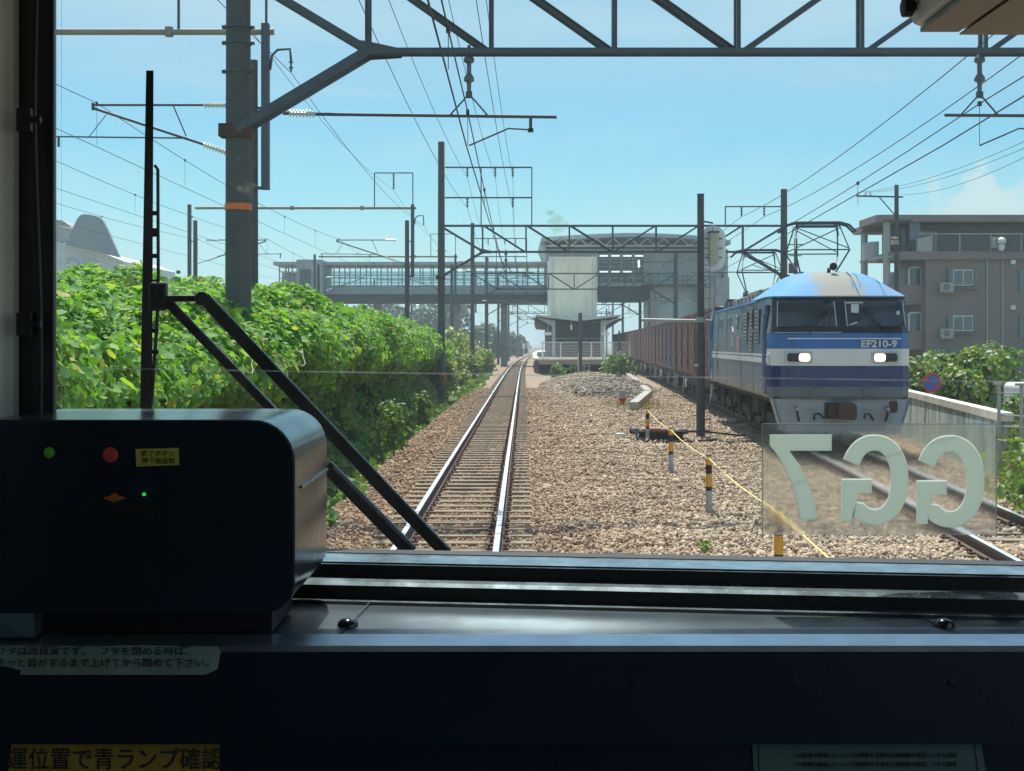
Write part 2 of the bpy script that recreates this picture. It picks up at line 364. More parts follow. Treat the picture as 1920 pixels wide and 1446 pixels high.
def stones(name, pos, size, m, parent=None, lod=0):
    V0, F0 = ((IV, IF), (OV, OF))[lod]; N = len(pos)
    q = unit(rng.normal(0, 1, (N, 4))); w, x, y, z = q.T
    Rm = np.stack([1-2*(y*y+z*z), 2*(x*y-z*w), 2*(x*z+y*w), 2*(x*y+z*w), 1-2*(x*x+z*z), 2*(y*z-x*w), 2*(x*z-y*w), 2*(y*z+x*w), 1-2*(x*x+y*y)], 1).reshape(N, 3, 3)
    v = V0[None] * (1 + rng.normal(0, .25, (N, len(V0), 1))) * (np.array([1.0, .78, .6])[None, None] * (1 + rng.normal(0, .15, (N, 1, 3))))
    v = np.einsum('nij,nkj->nki', Rm, v) * np.asarray(size).reshape(-1, 1, 1) * .5 + pos[:, None]
    f = (np.arange(N)[:, None, None]*len(V0) + F0[None]).reshape(-1, 3)
    return np_mesh(name, v.reshape(-1, 3), f, 3, m, parent)
def vnoise(x, y, seed=0):
    """Cheap smooth 2-D value noise, about -1..1."""
    r = np.random.default_rng(seed); k = r.uniform(-1, 1, (64, 64))
    xi, yi = np.floor(x).astype(int), np.floor(y).astype(int); u, v = x-xi, y-yi
    u, v = u*u*(3-2*u), v*v*(3-2*v); g = lambda a, b: k[a % 64, b % 64]
    return (g(xi,yi)*(1-u)+g(xi+1,yi)*u)*(1-v) + (g(xi,yi+1)*(1-u)+g(xi+1,yi+1)*u)*v

# ------------------------------------------------------------------ the two track lines
def spline(kx, ky):
    kx, ky = np.array(kx, float), np.array(ky, float); d = np.gradient(ky, kx)
    def f(x):
        x = np.asarray(x, float); i = np.clip(np.searchsorted(kx, x)-1, 0, len(kx)-2); h = kx[i+1]-kx[i]; t = (x-kx[i])/h
        return (2*t**3-3*t**2+1)*ky[i]+(t**3-2*t**2+t)*h*d[i]+(-2*t**3+3*t**2)*ky[i+1]+(t**3-t**2)*h*d[i+1]
    return f
X1 = spline([-10, 5, 15, 43, 73, 117, 181, 281, 420], [-.85, -.80, -.74, -.51, -.26, .16, 1.09, 3.9, 11.0])
X2 = spline([0, 10, 17, 28.2, 43, 50, 100, 145, 200, 300, 420], [4.75, 5.55, 6.1, 6.96, 7.88, 8.3, 11.1, 12.9, 14.7, 17.8, 24.0])

# ------------------------------------------------------------------ ground
def gz(x, y):
    """Height of the ballast between hedge and wall."""
    x, y = np.asarray(x, float), np.asarray(y, float)
    z = -0.20 + 0.035*vnoise(x*1.3, y*1.3, 3) + 0.02*vnoise(x*4, y*4, 4)
    z = z + 0.10*np.exp(-((x-2.0)/1.6)**2-((y-16.6)/1.0)**2)
    a = np.abs(x-X1(y)); z = np.where(a < 1.35, np.minimum(z, -0.205 + 0.01*vnoise(x*5, y*5, 8)), z)
    a2 = np.abs(x-X2(y)); z = np.where(a2 < 1.35, np.minimum(z, -0.16), z)
    l = np.clip((X1(y)-1.75-x)/0.9, 0, 1); z = z - 0.45*l*l*(3-2*l)
    far = np.clip((y-85)/30, 0, 1)*np.clip(((x-X1(y))-1.7)/1.0, 0, 1)*np.clip((X2(y)-1.7-x)/1.0, 0, 1)
    z = z - 0.25*far
    w = np.clip((x-X2(y)-1.8)/1.2, 0, 1); z = z - 0.25*w
    return z
def hz(x, y):                                             # the gravel heap before the platform
    x, y = np.asarray(x, float), np.asarray(y, float); u = (x-(3.9+0.012*y))/3.3; v = (y-79)/19
    r = u*u+v*v
    return np.where(r < 1, 0.68*np.clip(1-r, 0, 1)**0.8*(1+0.2*vnoise(x*1.1, y*.35, 12)) - 0.24, -0.9)

stops_b = [(0.0, (.18, .125, .09)), (.15, (.36, .26, .175)), (.4, (.50, .385, .265)), (.62, (.45, .36, .27)), (.8, (.63, .515, .38)), (1.0, (.30, .225, .17))]
M['stone'] = stone_mat('ballast_stone', stops_b, tint=(1.18, 1.16, 1.14), amt=0.9)
M['stone_dark'] = stone_mat('grey_gravel_stone', [(0, (.13, .115, .10)), (.4, (.28, .245, .20)), (.75, (.40, .35, .28)), (1, (.20, .175, .15))])
M['ballast'] = pmat('ballast_bed', (.36, .26, .19), 0.9, var=0.35, scale=14, bump=1.0, bscale=18, dirt=(.16, .11, .085), dirt_scale=9, dirt_amt=.7, spec=.2)
M['soil'] = pmat('dry_soil', (.20, .16, .11), 0.95, var=0.3, scale=0.4, bump=0.5, bscale=4, dirt=(.08, .11, .035), dirt_scale=.25, dirt_amt=.9, spec=.2)
M['heap_soil'] = pmat('grey_gravel_bed', (.36, .29, .22), 0.9, var=0.25, scale=3, bump=1.0, bscale=14, dirt=(.20, .18, .16), dirt_scale=1.2, spec=.2)
g = MB(); g.add([(-4000, -300, -.95), (4000, -300, -.95), (4000, 8000, -.95), (-4000, 8000, -.95)], [(0, 1, 2, 3)])
struct(g.build('ground', M['soil']))
def sheet(name, xs, ys, fz, m, fx=None):
    xx, yy = np.meshgrid(xs, ys); X = fx(xx, yy) if fx else xx
    v = np.stack([X, yy, fz(X, yy)], -1).reshape(-1, 3); nx = len(xs); i = np.arange(len(ys)-1)[:, None]*nx + np.arange(nx-1)[None]
    f = np.stack([i, i+1, i+1+nx, i+nx], -1).reshape(-1, 4)
    return np_mesh(name, v, f, 4, m, smooth=True)
struct(sheet('ballast', np.linspace(-4.6, 12.2, 85), np.concatenate([np.arange(4, 40, .22), np.arange(40, 130, .8), np.arange(130, 340, 5)]), gz, M['ballast'],
             fx=lambda x, y: x + np.interp(y, [0, 100, 340], [0, 0, 9])*np.clip((x+2)/3, 0, 1)))
# the raised ground of the other lines, behind the thicket
bank = MB(); ys_ = [-5, 340]
pr = [(-3.9, -.94), (-5.0, .6), (-6.0, 1.9), (-7.5, 2.2), (-60, 2.2), (-60, -.94)]
bank.prism(pr, 'y', -5, 340); struct(bank.build('embankment', M['soil']))

# loose ballast stones
def scatter(n, y0, y1, p, x0f, x1f):
    u = rng.uniform(0, 1, n); y = (y0**(1-p) + u*(y1**(1-p)-y0**(1-p)))**(1/(1-p))
    x = x0f(y) + rng.uniform(0, 1, n)*(x1f(y)-x0f(y)); return x, y
st = []
for (n, y0, y1, p, lod, s0, fl) in ((100000, 12.6, 30, 1.5, 0, .047, 0), (90000, 30, 76, 1.7, 1, .064, 0)):
    x, y = scatter(n, y0, y1, p, lambda y: -3.3+0*y, lambda y: np.minimum(12.0, .42*y+1.6))
    a = np.abs(x-X1(y)); a2 = np.abs(x-X2(y))
    sl = np.mod(y-12.0, .62)/.62; slp = (sl < .40)                     # keep most sleepers clear of stones
    ok = ~((a < 1.03) & slp & (rng.uniform(0, 1, n) < .93)) & ~((np.abs(a-.56) < .075)) & ~(np.abs(a2-.56) < .075)
    heap = hz(x, y) > gz(x, y)
    ok &= ~heap; x, y = x[ok], y[ok]
    s = s0*rng.lognormal(0, .33, len(x)); a = np.abs(x-X1(y)); s = np.where(a < 1.05, np.minimum(s, .07)*.85, s)
    pos = np.stack([x, y, gz(x, y)+s*.18+np.where(a < 1.05, .0, .01)], -1)
    st.append(stones('ballast_stones', pos, s, M['stone'], lod=lod))
    struct(st[-1], 'stuff'); 
for o in st: o['label'] = 'loose brown ballast stones'; 
hp = sheet('gravel_heap', np.linspace(.5, 9.5, 40), np.linspace(57, 101, 60), hz, M['heap_soil'])
tag(hp, 'low grey gravel heap between the tracks before the platform', 'gravel heap')
x, y = scatter(15000, 57.5, 96, 1.4, lambda y: .6+0*y, lambda y: 9.2+0*y); ok = hz(x, y) > gz(x, y)-.03; x, y = x[ok], y[ok]; s = .085*rng.lognormal(0, .4, len(x))
o = stones('sandy_stones', np.stack([x, y, hz(x, y)+s*.1], -1), s, stone_mat('sandy_stone', [(0, (.26, .19, .13)), (.4, (.42, .33, .24)), (1, (.52, .43, .33))]), lod=1); struct(o, 'stuff')
x, y = scatter(6500, 58, 76, 1.2, lambda y: 2.0+0*y, lambda y: 8.4+0*y)
ok = (hz(x, y) > gz(x, y)+.02) & (((x-5.6)/2.6)**2+((y-67)/8)**2 < 1+.3*rng.normal(0, 1, len(x))); x, y = x[ok], y[ok]
s = .12*rng.lognormal(0, .4, len(x))
struct(stones('gravel_stones', np.stack([x, y, hz(x, y)+s*.2], -1), s, M['stone_dark'], lod=1), 'stuff')

# ------------------------------------------------------------------ tracks
M['railhead'] = pmat('polished_rail_head', (.75, .76, .76), 0.36, 0.8, var=0.04, scale=.3)
M['railside'] = pmat('rusty_rail_side', (.085, .055, .042), 0.8, 0.1, var=0.3, scale=8, dirt=(.16, .08, .05))
M['sleeper'] = pmat('weathered_sleeper', (.30, .235, .17), 0.85, var=0.25, scale=6, bump=0.3, bscale=20, dirt=(.15, .105, .075), dirt_scale=3, dirt_amt=.8, spec=.2)
M['clip'] = pmat('rail_clip', (.12, .05, .035), 0.7, 0.2, var=0.3)
RP = [(-.062, -.153), (.062, -.153), (.062, -.14), (.012, -.125), (.012, -.05), (.033, -.04), (.033, 0), (-.033, 0), (-.033, -.04), (-.012, -.05), (-.012, -.125), (-.062, -.14)]
def rail(xc, side, ys, parent, head):
    mb = MB(); n = len(RP)
    for y in ys:
        c = float(xc(y)); d = float(xc(y+.5)-xc(y-.5)); L_ = math.hypot(1, d); nx, ny = 1/L_, -d/L_
        for u, v in RP: q = side*.566 + u; mb.v.append((c+nx*q, y+ny*q, v))
    for i in range(len(ys)-1):
        for j in range(n):
            mb.f.append((i*n+j, i*n+(j+1) % n, (i+1)*n+(j+1) % n, (i+1)*n+j)); mb.m.append(1 if j == 6 else 0)
    mb.f.append(tuple(range(n))); mb.m.append(0)
    return mb.build('rail', [M['railside'], head], parent)
def sleeper_mb(c, y, ang):
    mb = MB(); pl = [(-.12, -.33), (.12, -.33), (.105, -.165), (-.105, -.165)]
    mb.prism([(u, v) for u, v in pl], 'x', -1.0, 1.0, 0)
    for s in (-1, 1):
        for k in (-1, 1):
            mb.cbox((s*.566+k*.095, 0, -.152), (.07, .10, .03), 1); mb.tube([(s*.566+k*.10, 0, -.15), (s*.566+k*.10, 0, -.105)], .018, 6, 1)
    ca, sa = math.cos(ang), math.sin(ang)
    mb.v = [(c + x*ca + yy*sa, y - x*sa + yy*ca, z) for x, yy, z in mb.v]
    return mb
def track(label, xc, y0, y1, step, nparts):
    root = thing('railway_track', label, 'railway track', (float(xc(y0)), y0, -.33))
    ys = list(np.arange(y0, 60, 1.0)) + list(np.arange(60, y1, 3.0))
    for s in (-1, 1): rail(xc, s, ys, root, M['railhead'])
    k = 0; y = y0; rest = MB()
    while y < y1:
        ang = math.atan(float(xc(y+.5)-xc(y-.5))) + random.uniform(-.012, .012); c = float(xc(y)) + random.uniform(-.02, .02)
        mb = sleeper_mb(c, y + random.uniform(-.015, .015), ang)
        if k < nparts: mb.build('sleeper', [M['sleeper'], M['clip']], root, fix=False)
        elif y < 200: rest.add(mb.v, mb.f, 0)
        y += step; k += 1
    if rest.v: o = rest.build('sleepers', [M['sleeper'], M['clip']], root, fix=False); o['kind'] = 'stuff'
    return root
track('railway track curving away ahead with bright rail heads left of the platform', X1, 12.0, 330, .62, 96)
track('rusty railway track under the blue freight locomotive', X2, 11.0, 330, .62, 40)
# ------------------------------------------------------------------ the driver's cab we look out of
M['glass'] = glass_mat('windscreen_glass', (.93, .985, .98), .05, .008)
cab = thing('train_cab', 'dark cab of the train the picture is taken from, with its windscreen', 'train cab', (0, 0, 1.0))
sh = MB(); D = 0.05
sh.box((-1.5, -1.3, 3.06), (1.5, 2.62, 3.16)); sh.box((-1.5, -1.3, .95), (1.5, 2.6, 1.0))  # ceiling overhang past the glass is unseen, set to block the sun
for sx in (-1, 1):                                        # unseen side walls, openings added and sized to let fill light in
    a, b = sorted((sx*1.45, sx*1.5))
    y0_, zl_ = (1.1, 1.9) if sx < 0 else (-.9, 1.6)
    sh.box((a, -1.3, 1.0), (b, 2.6, zl_)); sh.box((a, -1.3, zl_), (b, y0_, 3.06)); sh.box((a, y0_, 2.95), (b, 1.9, 3.06)); sh.box((a, 1.9, zl_), (b, 2.6, 3.06))
sh.box((-1.45, -1.3, 1.0), (1.45, -1.25, 3.06))
sh.build('cab_shell', pmat('pale_cab_lining', (.28, .29, .28), .6, var=.08), cab)
sk = 0.136
prof = [(2.395, 1.0, 1), (2.395, 1.8785, 1), (2.352, 1.8785, 1), (2.352, 1.8770, 1), (2.27, 1.8755, 1), (2.27, 1.8725, 1), (2.262, 1.8725, 1), (2.262, 1.8515, 1), (2.237, 1.8475, 1), (2.230, 1.842, 1), (2.230, 1.8208, 1),
        (2.212, 1.8182, 1), (2.209, 1.813, 1), (2.00, 1.815, .0), (1.995, 1.8175, 0), (1.940, 1.8125, 0), (1.930, 1.806, 0), (1.930, 1.672, 0), (1.950, 1.667, 0), (1.950, 1.0, 0)]
mi = [0, 0, 0, 1, 0, 1, 2, 1, 1, 2, 1, 0, 3, 4, 4, 4, 5, 5, 5]
parts = {}
names = {0: ('window_gasket', M['black']), 1: ('sill_strip', M['aluedge']), 2: ('window_rail', M['brownframe']), 3: ('ledge', M['ledge']), 4: ('ledge_edge', M['ledge_edge']), 5: ('console_front', M['navycons'])}
xs_ = [-1.45, -.31, .1, .5, .9, 1.45]
for i, k in enumerate(mi):
    mb = parts.setdefault(k, MB())
    (ya, za, ka), (yb, zb, kb) = prof[i], prof[i+1]
    for xa, xb in zip(xs_, xs_[1:]):
        w = 0.0006*math.sin(xa*31)
        mb.add([(xa, ya-sk*xa*ka, za+.003*xa*ka), (xb, ya-sk*xb*ka, za+.003*xb*ka), (xb, yb-sk*xb*kb, zb+.003*xb*kb), (xa, yb-sk*xa*kb, zb+.003*xa*kb)], [(0, 1, 2, 3)])
for k, mb in parts.items(): mb.build(names[k][0], names[k][1], cab, fix=False)
def gy(x): return 2.34 - sk*x                             # the windscreen stands at a slight angle
gl = MB(); gl.add([(-.86, gy(-.86), 1.87), (1.42, gy(1.42), 1.87), (1.42, gy(1.42), 3.06), (-.86, gy(-.86), 3.06)], [(0, 1, 2, 3)])
wind = gl.build('windscreen', M['glass'], cab, fix=False)
M['film'] = glass_mat('film_edge', (.72, .76, .76), .02, .25)
fl = MB()                                                  # the edge of a film, a faint line across the pane
for a, b in zip(np.linspace(-.785, 1.05, 9), np.linspace(-.785, 1.05, 9)[1:]):
    za, zb = [CZ-(690+25*(x+.785)/1.6-HY)*gy(x)/F for x in (a, b)]
    fl.add([(a, gy(a)-.004, za-.0015), (b, gy(b)-.004, zb-.0015), (b, gy(b)-.004, zb+.0012), (a, gy(a)-.004, za+.0012)], [(0, 1, 2, 3)])
fl.add([(-.828, gy(-.828)-.004, 1.9), (-.8265, gy(-.8265)-.004, 1.9), (-.8265, gy(-.8265)-.004, 3.0), (-.828, gy(-.828)-.004, 3.0)], [(0, 1, 2, 3)])
fl.build('film_edge', M['film'], wind, fix=False)
M['splat'] = glass_mat('dried_splash', (.94, .93, .88), .0, .08)
for px, py, r_ in ((1040, 425, 22), (1048, 455, 10), (1065, 468, 15), (1078, 452, 9), (1030, 405, 9), (1012, 505, 16), (985, 508, 12), (455, 348, 12), (440, 352, 8), (470, 345, 7), (443, 290, 6), (472, 296, 7), (441, 124, 5)):
    sp = MB()
    for q in range(3):
        cx, cz_ = (px-960+random.gauss(0, r_*.25))*2.36/F, CZ-(py+random.gauss(0, r_*.4)-HY)*2.36/F
        rr = r_*random.uniform(.35, .75)*2.3/F; k = 11
        ring = []
        for j in range(k):
            a = 2*math.pi*j/k; q_ = rr*random.uniform(.6, 1.25)
            x = cx+q_*math.cos(a)*1.3; ring.append((x, gy(x)-.005-.0008*q, cz_+q_*math.sin(a)))
        sp.add(ring, [tuple(range(k))])
    sp.build('dirt_splash', M['splat'], wind, fix=False)
# left pillar: cream inner panel, black frame, cable and clips
pl = MB(); yv = 2.30
pts = [(-1.44, 1.72), (-.84, 1.72), (-.815, 1.74), (-.812, 2.03), (-.806, 2.045), (-.803, 2.075), (-.808, 2.09), (-.808, 2.125), (-.800, 2.14), (-.798, 2.18), (-.80, 2.24)]
for (xa, ya), (xb, yb) in zip(pts, pts[1:]): pl.add([(xa, ya, 1.82), (xb, yb, 1.82), (xb, yb, 3.06), (xa, ya, 3.06)], [(0, 1, 2, 3)])
pl.build('pillar_panel', M['cream'], cab, fix=False)
fr = MB(); fr.prism([(-.83, 2.16), (-.742, 2.16), (-.745, 2.18), (-.845, 2.46), (-.92, 2.46)], 'z', 1.82, 3.06); fr.build('window_frame', M['blackmetal'], cab, bevel=.004)
tb = MB(); tb.tube([(-.757+.003*math.sin(z*9)+max(0, (2.6-z))*.011, 2.115, z) for z in np.linspace(1.83, 3.05, 24)], .0065, 8); tb.build('cable', M['black'], cab, smooth=True)
for py in (225, 608):
    cp = MB(); z = CZ-(py-HY)*2.1/F; cp.cbox((-.768, 2.105, z), (.022, .02, .036)); cp.tube([(-.768, 2.1, z), (-.742, 2.1, z)], .006, 6)
    cp.build('cable_clip', M['black'], cab)
rp = MB(); rp.prism([(1.36, 2.02), (1.45, 2.0), (1.45, 2.46), (1.36, 2.46)], 'z', 1.82, 3.06); rp.build('pillar', M['blackmetal'], cab); rp = MB()
rp.prism([(-1.45, 2.2), (-.86, 2.2), (-.90, 2.46), (-1.45, 2.46)], 'z', 1.82, 3.06); rp.build('pillar', M['blackmetal'], cab)
for px in (650, 1776):
    sc = MB(); seam = MB()
    x, y = (px-960)*2.045/F, 2.06
    sc.lathe([(.0165, 0), (.0155, .005), (.011, .0095), (.004, .0115), (.001, .012)], (x, y, 1.8165), 14)
    d = -1 if px < 1000 else 1
    seam.bar((x+d*.005, 2.0, 1.8166), (x+(.014 if d < 0 else -.016), gy(x)-.13, 1.8166), .0022, .0008)
    sc.build('screw', M['bolt'], cab, smooth=True); seam.build('seam', M['black'], cab)
for px in (660, 1190, 1490, 1785): MB().lathe([(.006, 0), (.0055, -.0015), (.002, -.002)], ((px-960)*1.93/F, 1.9295, 1.762), 10, axis='y').build('screw', M['blackmetal'], cab, smooth=True)
def sheet_poly(name, pts, m, parent, y, label=None):
    mb = MB(); mb.prism([((px-960)*y/F, CZ-(py-HY)*y/F) for px, py in pts], 'y', y-.0012, y)
    o = mb.build(name, m, parent)
    if label: o['label'] = label
    return o
n1 = sheet_poly('notice_sticker', [(-40, 1216), (20, 1211), (70, 1213), (130, 1212), (150, 1216), (160, 1213), (240, 1210), (330, 1211), (345, 1216), (360, 1212), (408, 1212), (414, 1222), (408, 1255), (385, 1265), (38, 1265), (40, 1257), (14, 1250), (-40, 1247)], M['paper_green'], cab, 1.9285, 'torn pale green paper notice with two lines of writing')
def words(body, px, py, h, y, m, par, sx=1.0, align='CENTER', bold=0.0, rot=0.0, name='lettering'):
    return text_obj(name, body, h*y/F*1.05, m, par, Matrix.Translation(P(px, py, y)) @ FACE @ Matrix.Rotation(rot, 4, 'Z'), .0003, bold, sx, align)
words('フタは改良済です。', 172, 1222, 17, 1.926, M['ink'], n1, align='RIGHT', sx=1.12)
words('フタを閉める時は、', 366, 1222, 17, 1.926, M['ink'], n1, align='RIGHT', sx=1.12)
words('カチッと音がするまで上げてから閉めて下さい。', 404, 1244, 17, 1.926, M['ink'], n1, align='RIGHT', sx=1.1)
n2 = sheet_poly('lamp_label', [(22, 1395), (412, 1392), (412, 1470), (12, 1470)], M['label_orange'], cab, 1.9485, 'orange label with large black writing')
words('運位置で青ランプ確認', 215, 1426, 42, 1.946, M['ink'], n2, sx=.92, bold=.0002)
n3 = sheet_poly('instruction_sheet', [(1408, 1358), (1833, 1356), (1852, 1470), (1414, 1470)], M['paper_grey'], cab, 1.9485, 'large grey green instruction sheet with small print')
words('取扱注意事項および表示', 1625, 1383, 15, 1.946, M['ink'], n3)
for i in range(3): words('この装置の取扱いについては使用する場合は乗務員が確認してから使用', 1640, 1417+i*17, 10, 1.946, M['ink'], n3, sx=.92)
bd = MB()
for a, b in (((1422, 1368), (1822, 1366)), ((1822, 1366), (1838, 1470)), ((1422, 1368), (1424, 1470))): bd.bar(P(*a, 1.9465), P(*b, 1.9465), .0012, .0004)
bd.build('border_line', M['ink'], n3)

# display box hanging from the cab ceiling, top right
ob = thing('ceiling_box', 'tan and white box hanging from the cab ceiling with a black knob', 'ceiling box', (.9, 1.9, 2.75))
def cpt(px, py, y): return P(px, py, y)
b = MB(); b.prism([(.626, 2.775), (.633, 2.756), (.652, 2.749), (1.35, 2.742), (1.35, 3.06), (.626, 3.06)], 'y', 1.25, 2.105); b.build('box_side', M['white_panel'], ob, bevel=.004)
b = MB(); b.box((.64, 1.26, 2.7405), (.70, 2.09, 2.7475)); b.box((.705, 1.26, 2.7385), (1.34, 2.10, 2.7415)); b.build('bottom_panel', M['tan_panel'], ob)
b = MB(); [b.box((.86+.02*i, 1.3, 2.7365), (.872+.02*i, 2.03, 2.7388)) for i in range(20)]; b.build('louvre', M['brownframe'], ob)
b = MB(); b.lathe([(.009, 0), (.016, -.005), (.016, -.018), (.008, -.021)], (.625, 2.07, 2.775), 10, axis='x'); b.build('knob', M['black'], ob, smooth=True)

# the card machine on the ledge
dv_ = thing('card_machine', 'black rounded card machine with green and red lamps on the cab ledge', 'card machine', (-.55, 2.05, 1.82))
DY = 1.95
def q(px, py, y=DY): return ((px-960)*y/F, CZ-(py-HY)*y/F)
xr_, zt = q(553, 787); xl_, zb = q(-62, 1150)
hb = MB(); r1, r2 = .062, .046; pl = []
for cx, cz_, r_, a0 in ((xr_-r2, zb+r2, r2, -90), (xr_-r1, zt-r1, r1, 0), (xl_+.03, zt-.03, .03, 90), (xl_+.03, zb+.03, .03, 180)):
    for i in range(9): a = R(a0+90*i/8); pl.append((cx+r_*math.cos(a), cz_+r_*math.sin(a)))
hb.prism(pl, 'y', DY+.001, DY+.335)
M['device_shell'] = pmat('dark_satin_shell', (.06, .065, .072), .2, 0.25, var=.12, scale=30, spec=.7)
hb.build('shell', M['device_shell'], dv_, smooth=True)
fp = MB(); cx0, cz0 = (xl_+xr_)/2, (zt+zb)/2
fp.prism([(cx0+(x-cx0)*.9965, cz0+(z-cz0)*.994) for x, z in pl], 'y', DY-.004, DY); fp.build('front_plate', M['navycons'], dv_, bevel=.0015)
def lamp(px, py, r_, m, nm):
    x, z = q(px, py, DY-.005); mb = MB(); mb.lathe([(r_, 0), (r_*.9, -.003), (r_*.5, -.006), (r_*.1, -.007)], (x, DY-.004, z), 16, axis='y'); mb.build(nm, m, dv_, smooth=True)
lamp(92, 849, .0082, emat('green_lamp', (.06, .22, .015), .07), 'green_lamp'); lamp(207, 853, .0115, emat('red_lamp', (.26, .03, .03), .08), 'red_button'); lamp(270, 927, .0026, emat('green_led', (.03, .7, .12), .5), 'indicator_light')
mb = MB(); mb.prism([q(193, 934, DY-.005), q(206, 930, DY-.005), q(215, 924, DY-.005), q(224, 930, DY-.005), q(237, 934, DY-.005), q(215, 942, DY-.005)], 'y', DY-.006, DY-.0042); mb.build('arrow_mark', emat('amber_mark', (.30, .09, .015), .04), dv_)
mb = MB(); a, c = q(130, 972, DY), q(302, 947, DY); mb.box((a[0], DY-.0065, a[1]), (c[0], DY-.0042, c[1])); sl_ = mb.build('card_slot', M['black'], dv_, bevel=.001)
mb = MB(); a, c = q(145, 961, DY), q(276, 959, DY); mb.box((a[0], DY-.0085, a[1]), (c[0], DY-.0067, c[1])); mb.build('slot_lip', M['brownframe'], sl_)
mb = MB()
for px in (12, 325): mb.bar((q(px, 880)[0], DY-.0046, q(0, 880)[1]), (q(px, 880)[0], DY-.0046, q(0, 1062)[1]), .0012, .001)
mb.bar((q(12, 0)[0], DY-.0046, q(0, 1062)[1]), (q(545, 0)[0], DY-.0046, q(0, 1062)[1]), .0012, .001); mb.build('panel_seam', M['black'], dv_)
ps = [q(254, 842, DY-.005), q(335, 840, DY-.005), q(336, 872, DY-.005), q(256, 875, DY-.005)]
mb = MB(); mb.prism(ps, 'y', DY-.0058, DY-.0043); st_ = mb.build('yellow_sticker', M['label_yellow'], dv_)
words('終了ボタン', 296, 851, 11.5, DY-.0062, M['ink'], st_, sx=1.05); words('押下後抜取', 297, 865, 11.5, DY-.0062, M['ink'], st_, sx=1.05)
mb = MB(); mb.box((-.70, 2.0, 1.8195), (-.36, 2.18, zb+.004)); mb.build('pedestal', M['black'], dv_)
mb = MB(); mb.box((xr_+.0004, DY+.05, 2.035), (xr_+.003, DY+.332, 2.039)); mb.build('side_trim', M['aluedge'], dv_)
mb = MB(); mb.box((-.79, 1.96, 1.8195), (-.702, 2.0, zb-.002)); mb.build('grey_plate', M['aluedge'], dv_)

# number plate held against the inside of the windscreen (read from outside, so mirrored here)
M['acrylic'] = bpy.data.materials.new('cloudy_acrylic'); M['acrylic'].use_nodes = True
t = M['acrylic'].node_tree; bb = t.nodes['Principled BSDF']; bb.inputs['Base Color'].default_value = (.93, .95, .94, 1)
bb.inputs['Transmission Weight'].default_value = 1.0; bb.inputs['IOR'].default_value = 1.04; bb.inputs['Roughness'].default_value = .14; bb.inputs['Specular IOR Level'].default_value = 0.3
tr = t.nodes.new('ShaderNodeBsdfTransparent'); tr.inputs[0].default_value = (.95, .96, .95, 1)
dd = t.nodes.new('ShaderNodeBsdfTranslucent'); dd.inputs[0].default_value = (.8, .8, .76, 1)
m1 = t.nodes.new('ShaderNodeMixShader'); m1.inputs[0].default_value = .35; t.links.new(bb.outputs[0], m1.inputs[1]); t.links.new(tr.outputs[0], m1.inputs[2])
m2 = t.nodes.new('ShaderNodeMixShader'); m2.inputs[0].default_value = .018; t.links.new(m1.outputs[0], m2.inputs[1]); t.links.new(dd.outputs[0], m2.inputs[2])
t.links.new(m2.outputs[0], t.nodes['Material Output'].inputs['Surface'])
NY = 2.19
npl = thing('number_plate', 'clear plate with pale mirrored GG7 lettering against the windscreen', 'number plate', P(1650, 1005, NY))
mb = MB(); a, c = P(1430, 1003, NY), P(1869, 795, NY); mb.box((a.x, NY+.001, a.z), (c.x, NY+.004, c.z)); mb.build('clear_sheet', M['acrylic'], npl)
mb = MB(); e = .0022
mb.bar((a.x, NY+.002, c.z), (c.x, NY+.002, c.z), e, e); mb.bar((a.x, NY+.002, a.z), (a.x, NY+.002, c.z), e, e); mb.bar((c.x, NY+.002, a.z), (c.x, NY+.002, c.z), e*.8, e*.8)
mb.build('sheet_edge', M['film'], npl)
def letter_poly(pts, nm='letter'):
    mb = MB(); mb.prism([((px-960)*NY/F, CZ-(py-HY)*NY/F) for px, py in pts], 'y', NY+.0045, NY+.0055); return mb.build(nm, M['lettering'], npl)
letter_poly([(1444, 815), (1561, 815), (1561, 846), (1481, 846), (1500, 872), (1516, 903), (1528, 938), (1534, 975), (1501, 975), (1497, 948), (1488, 915), (1474, 880), (1456, 850), (1444, 836)])
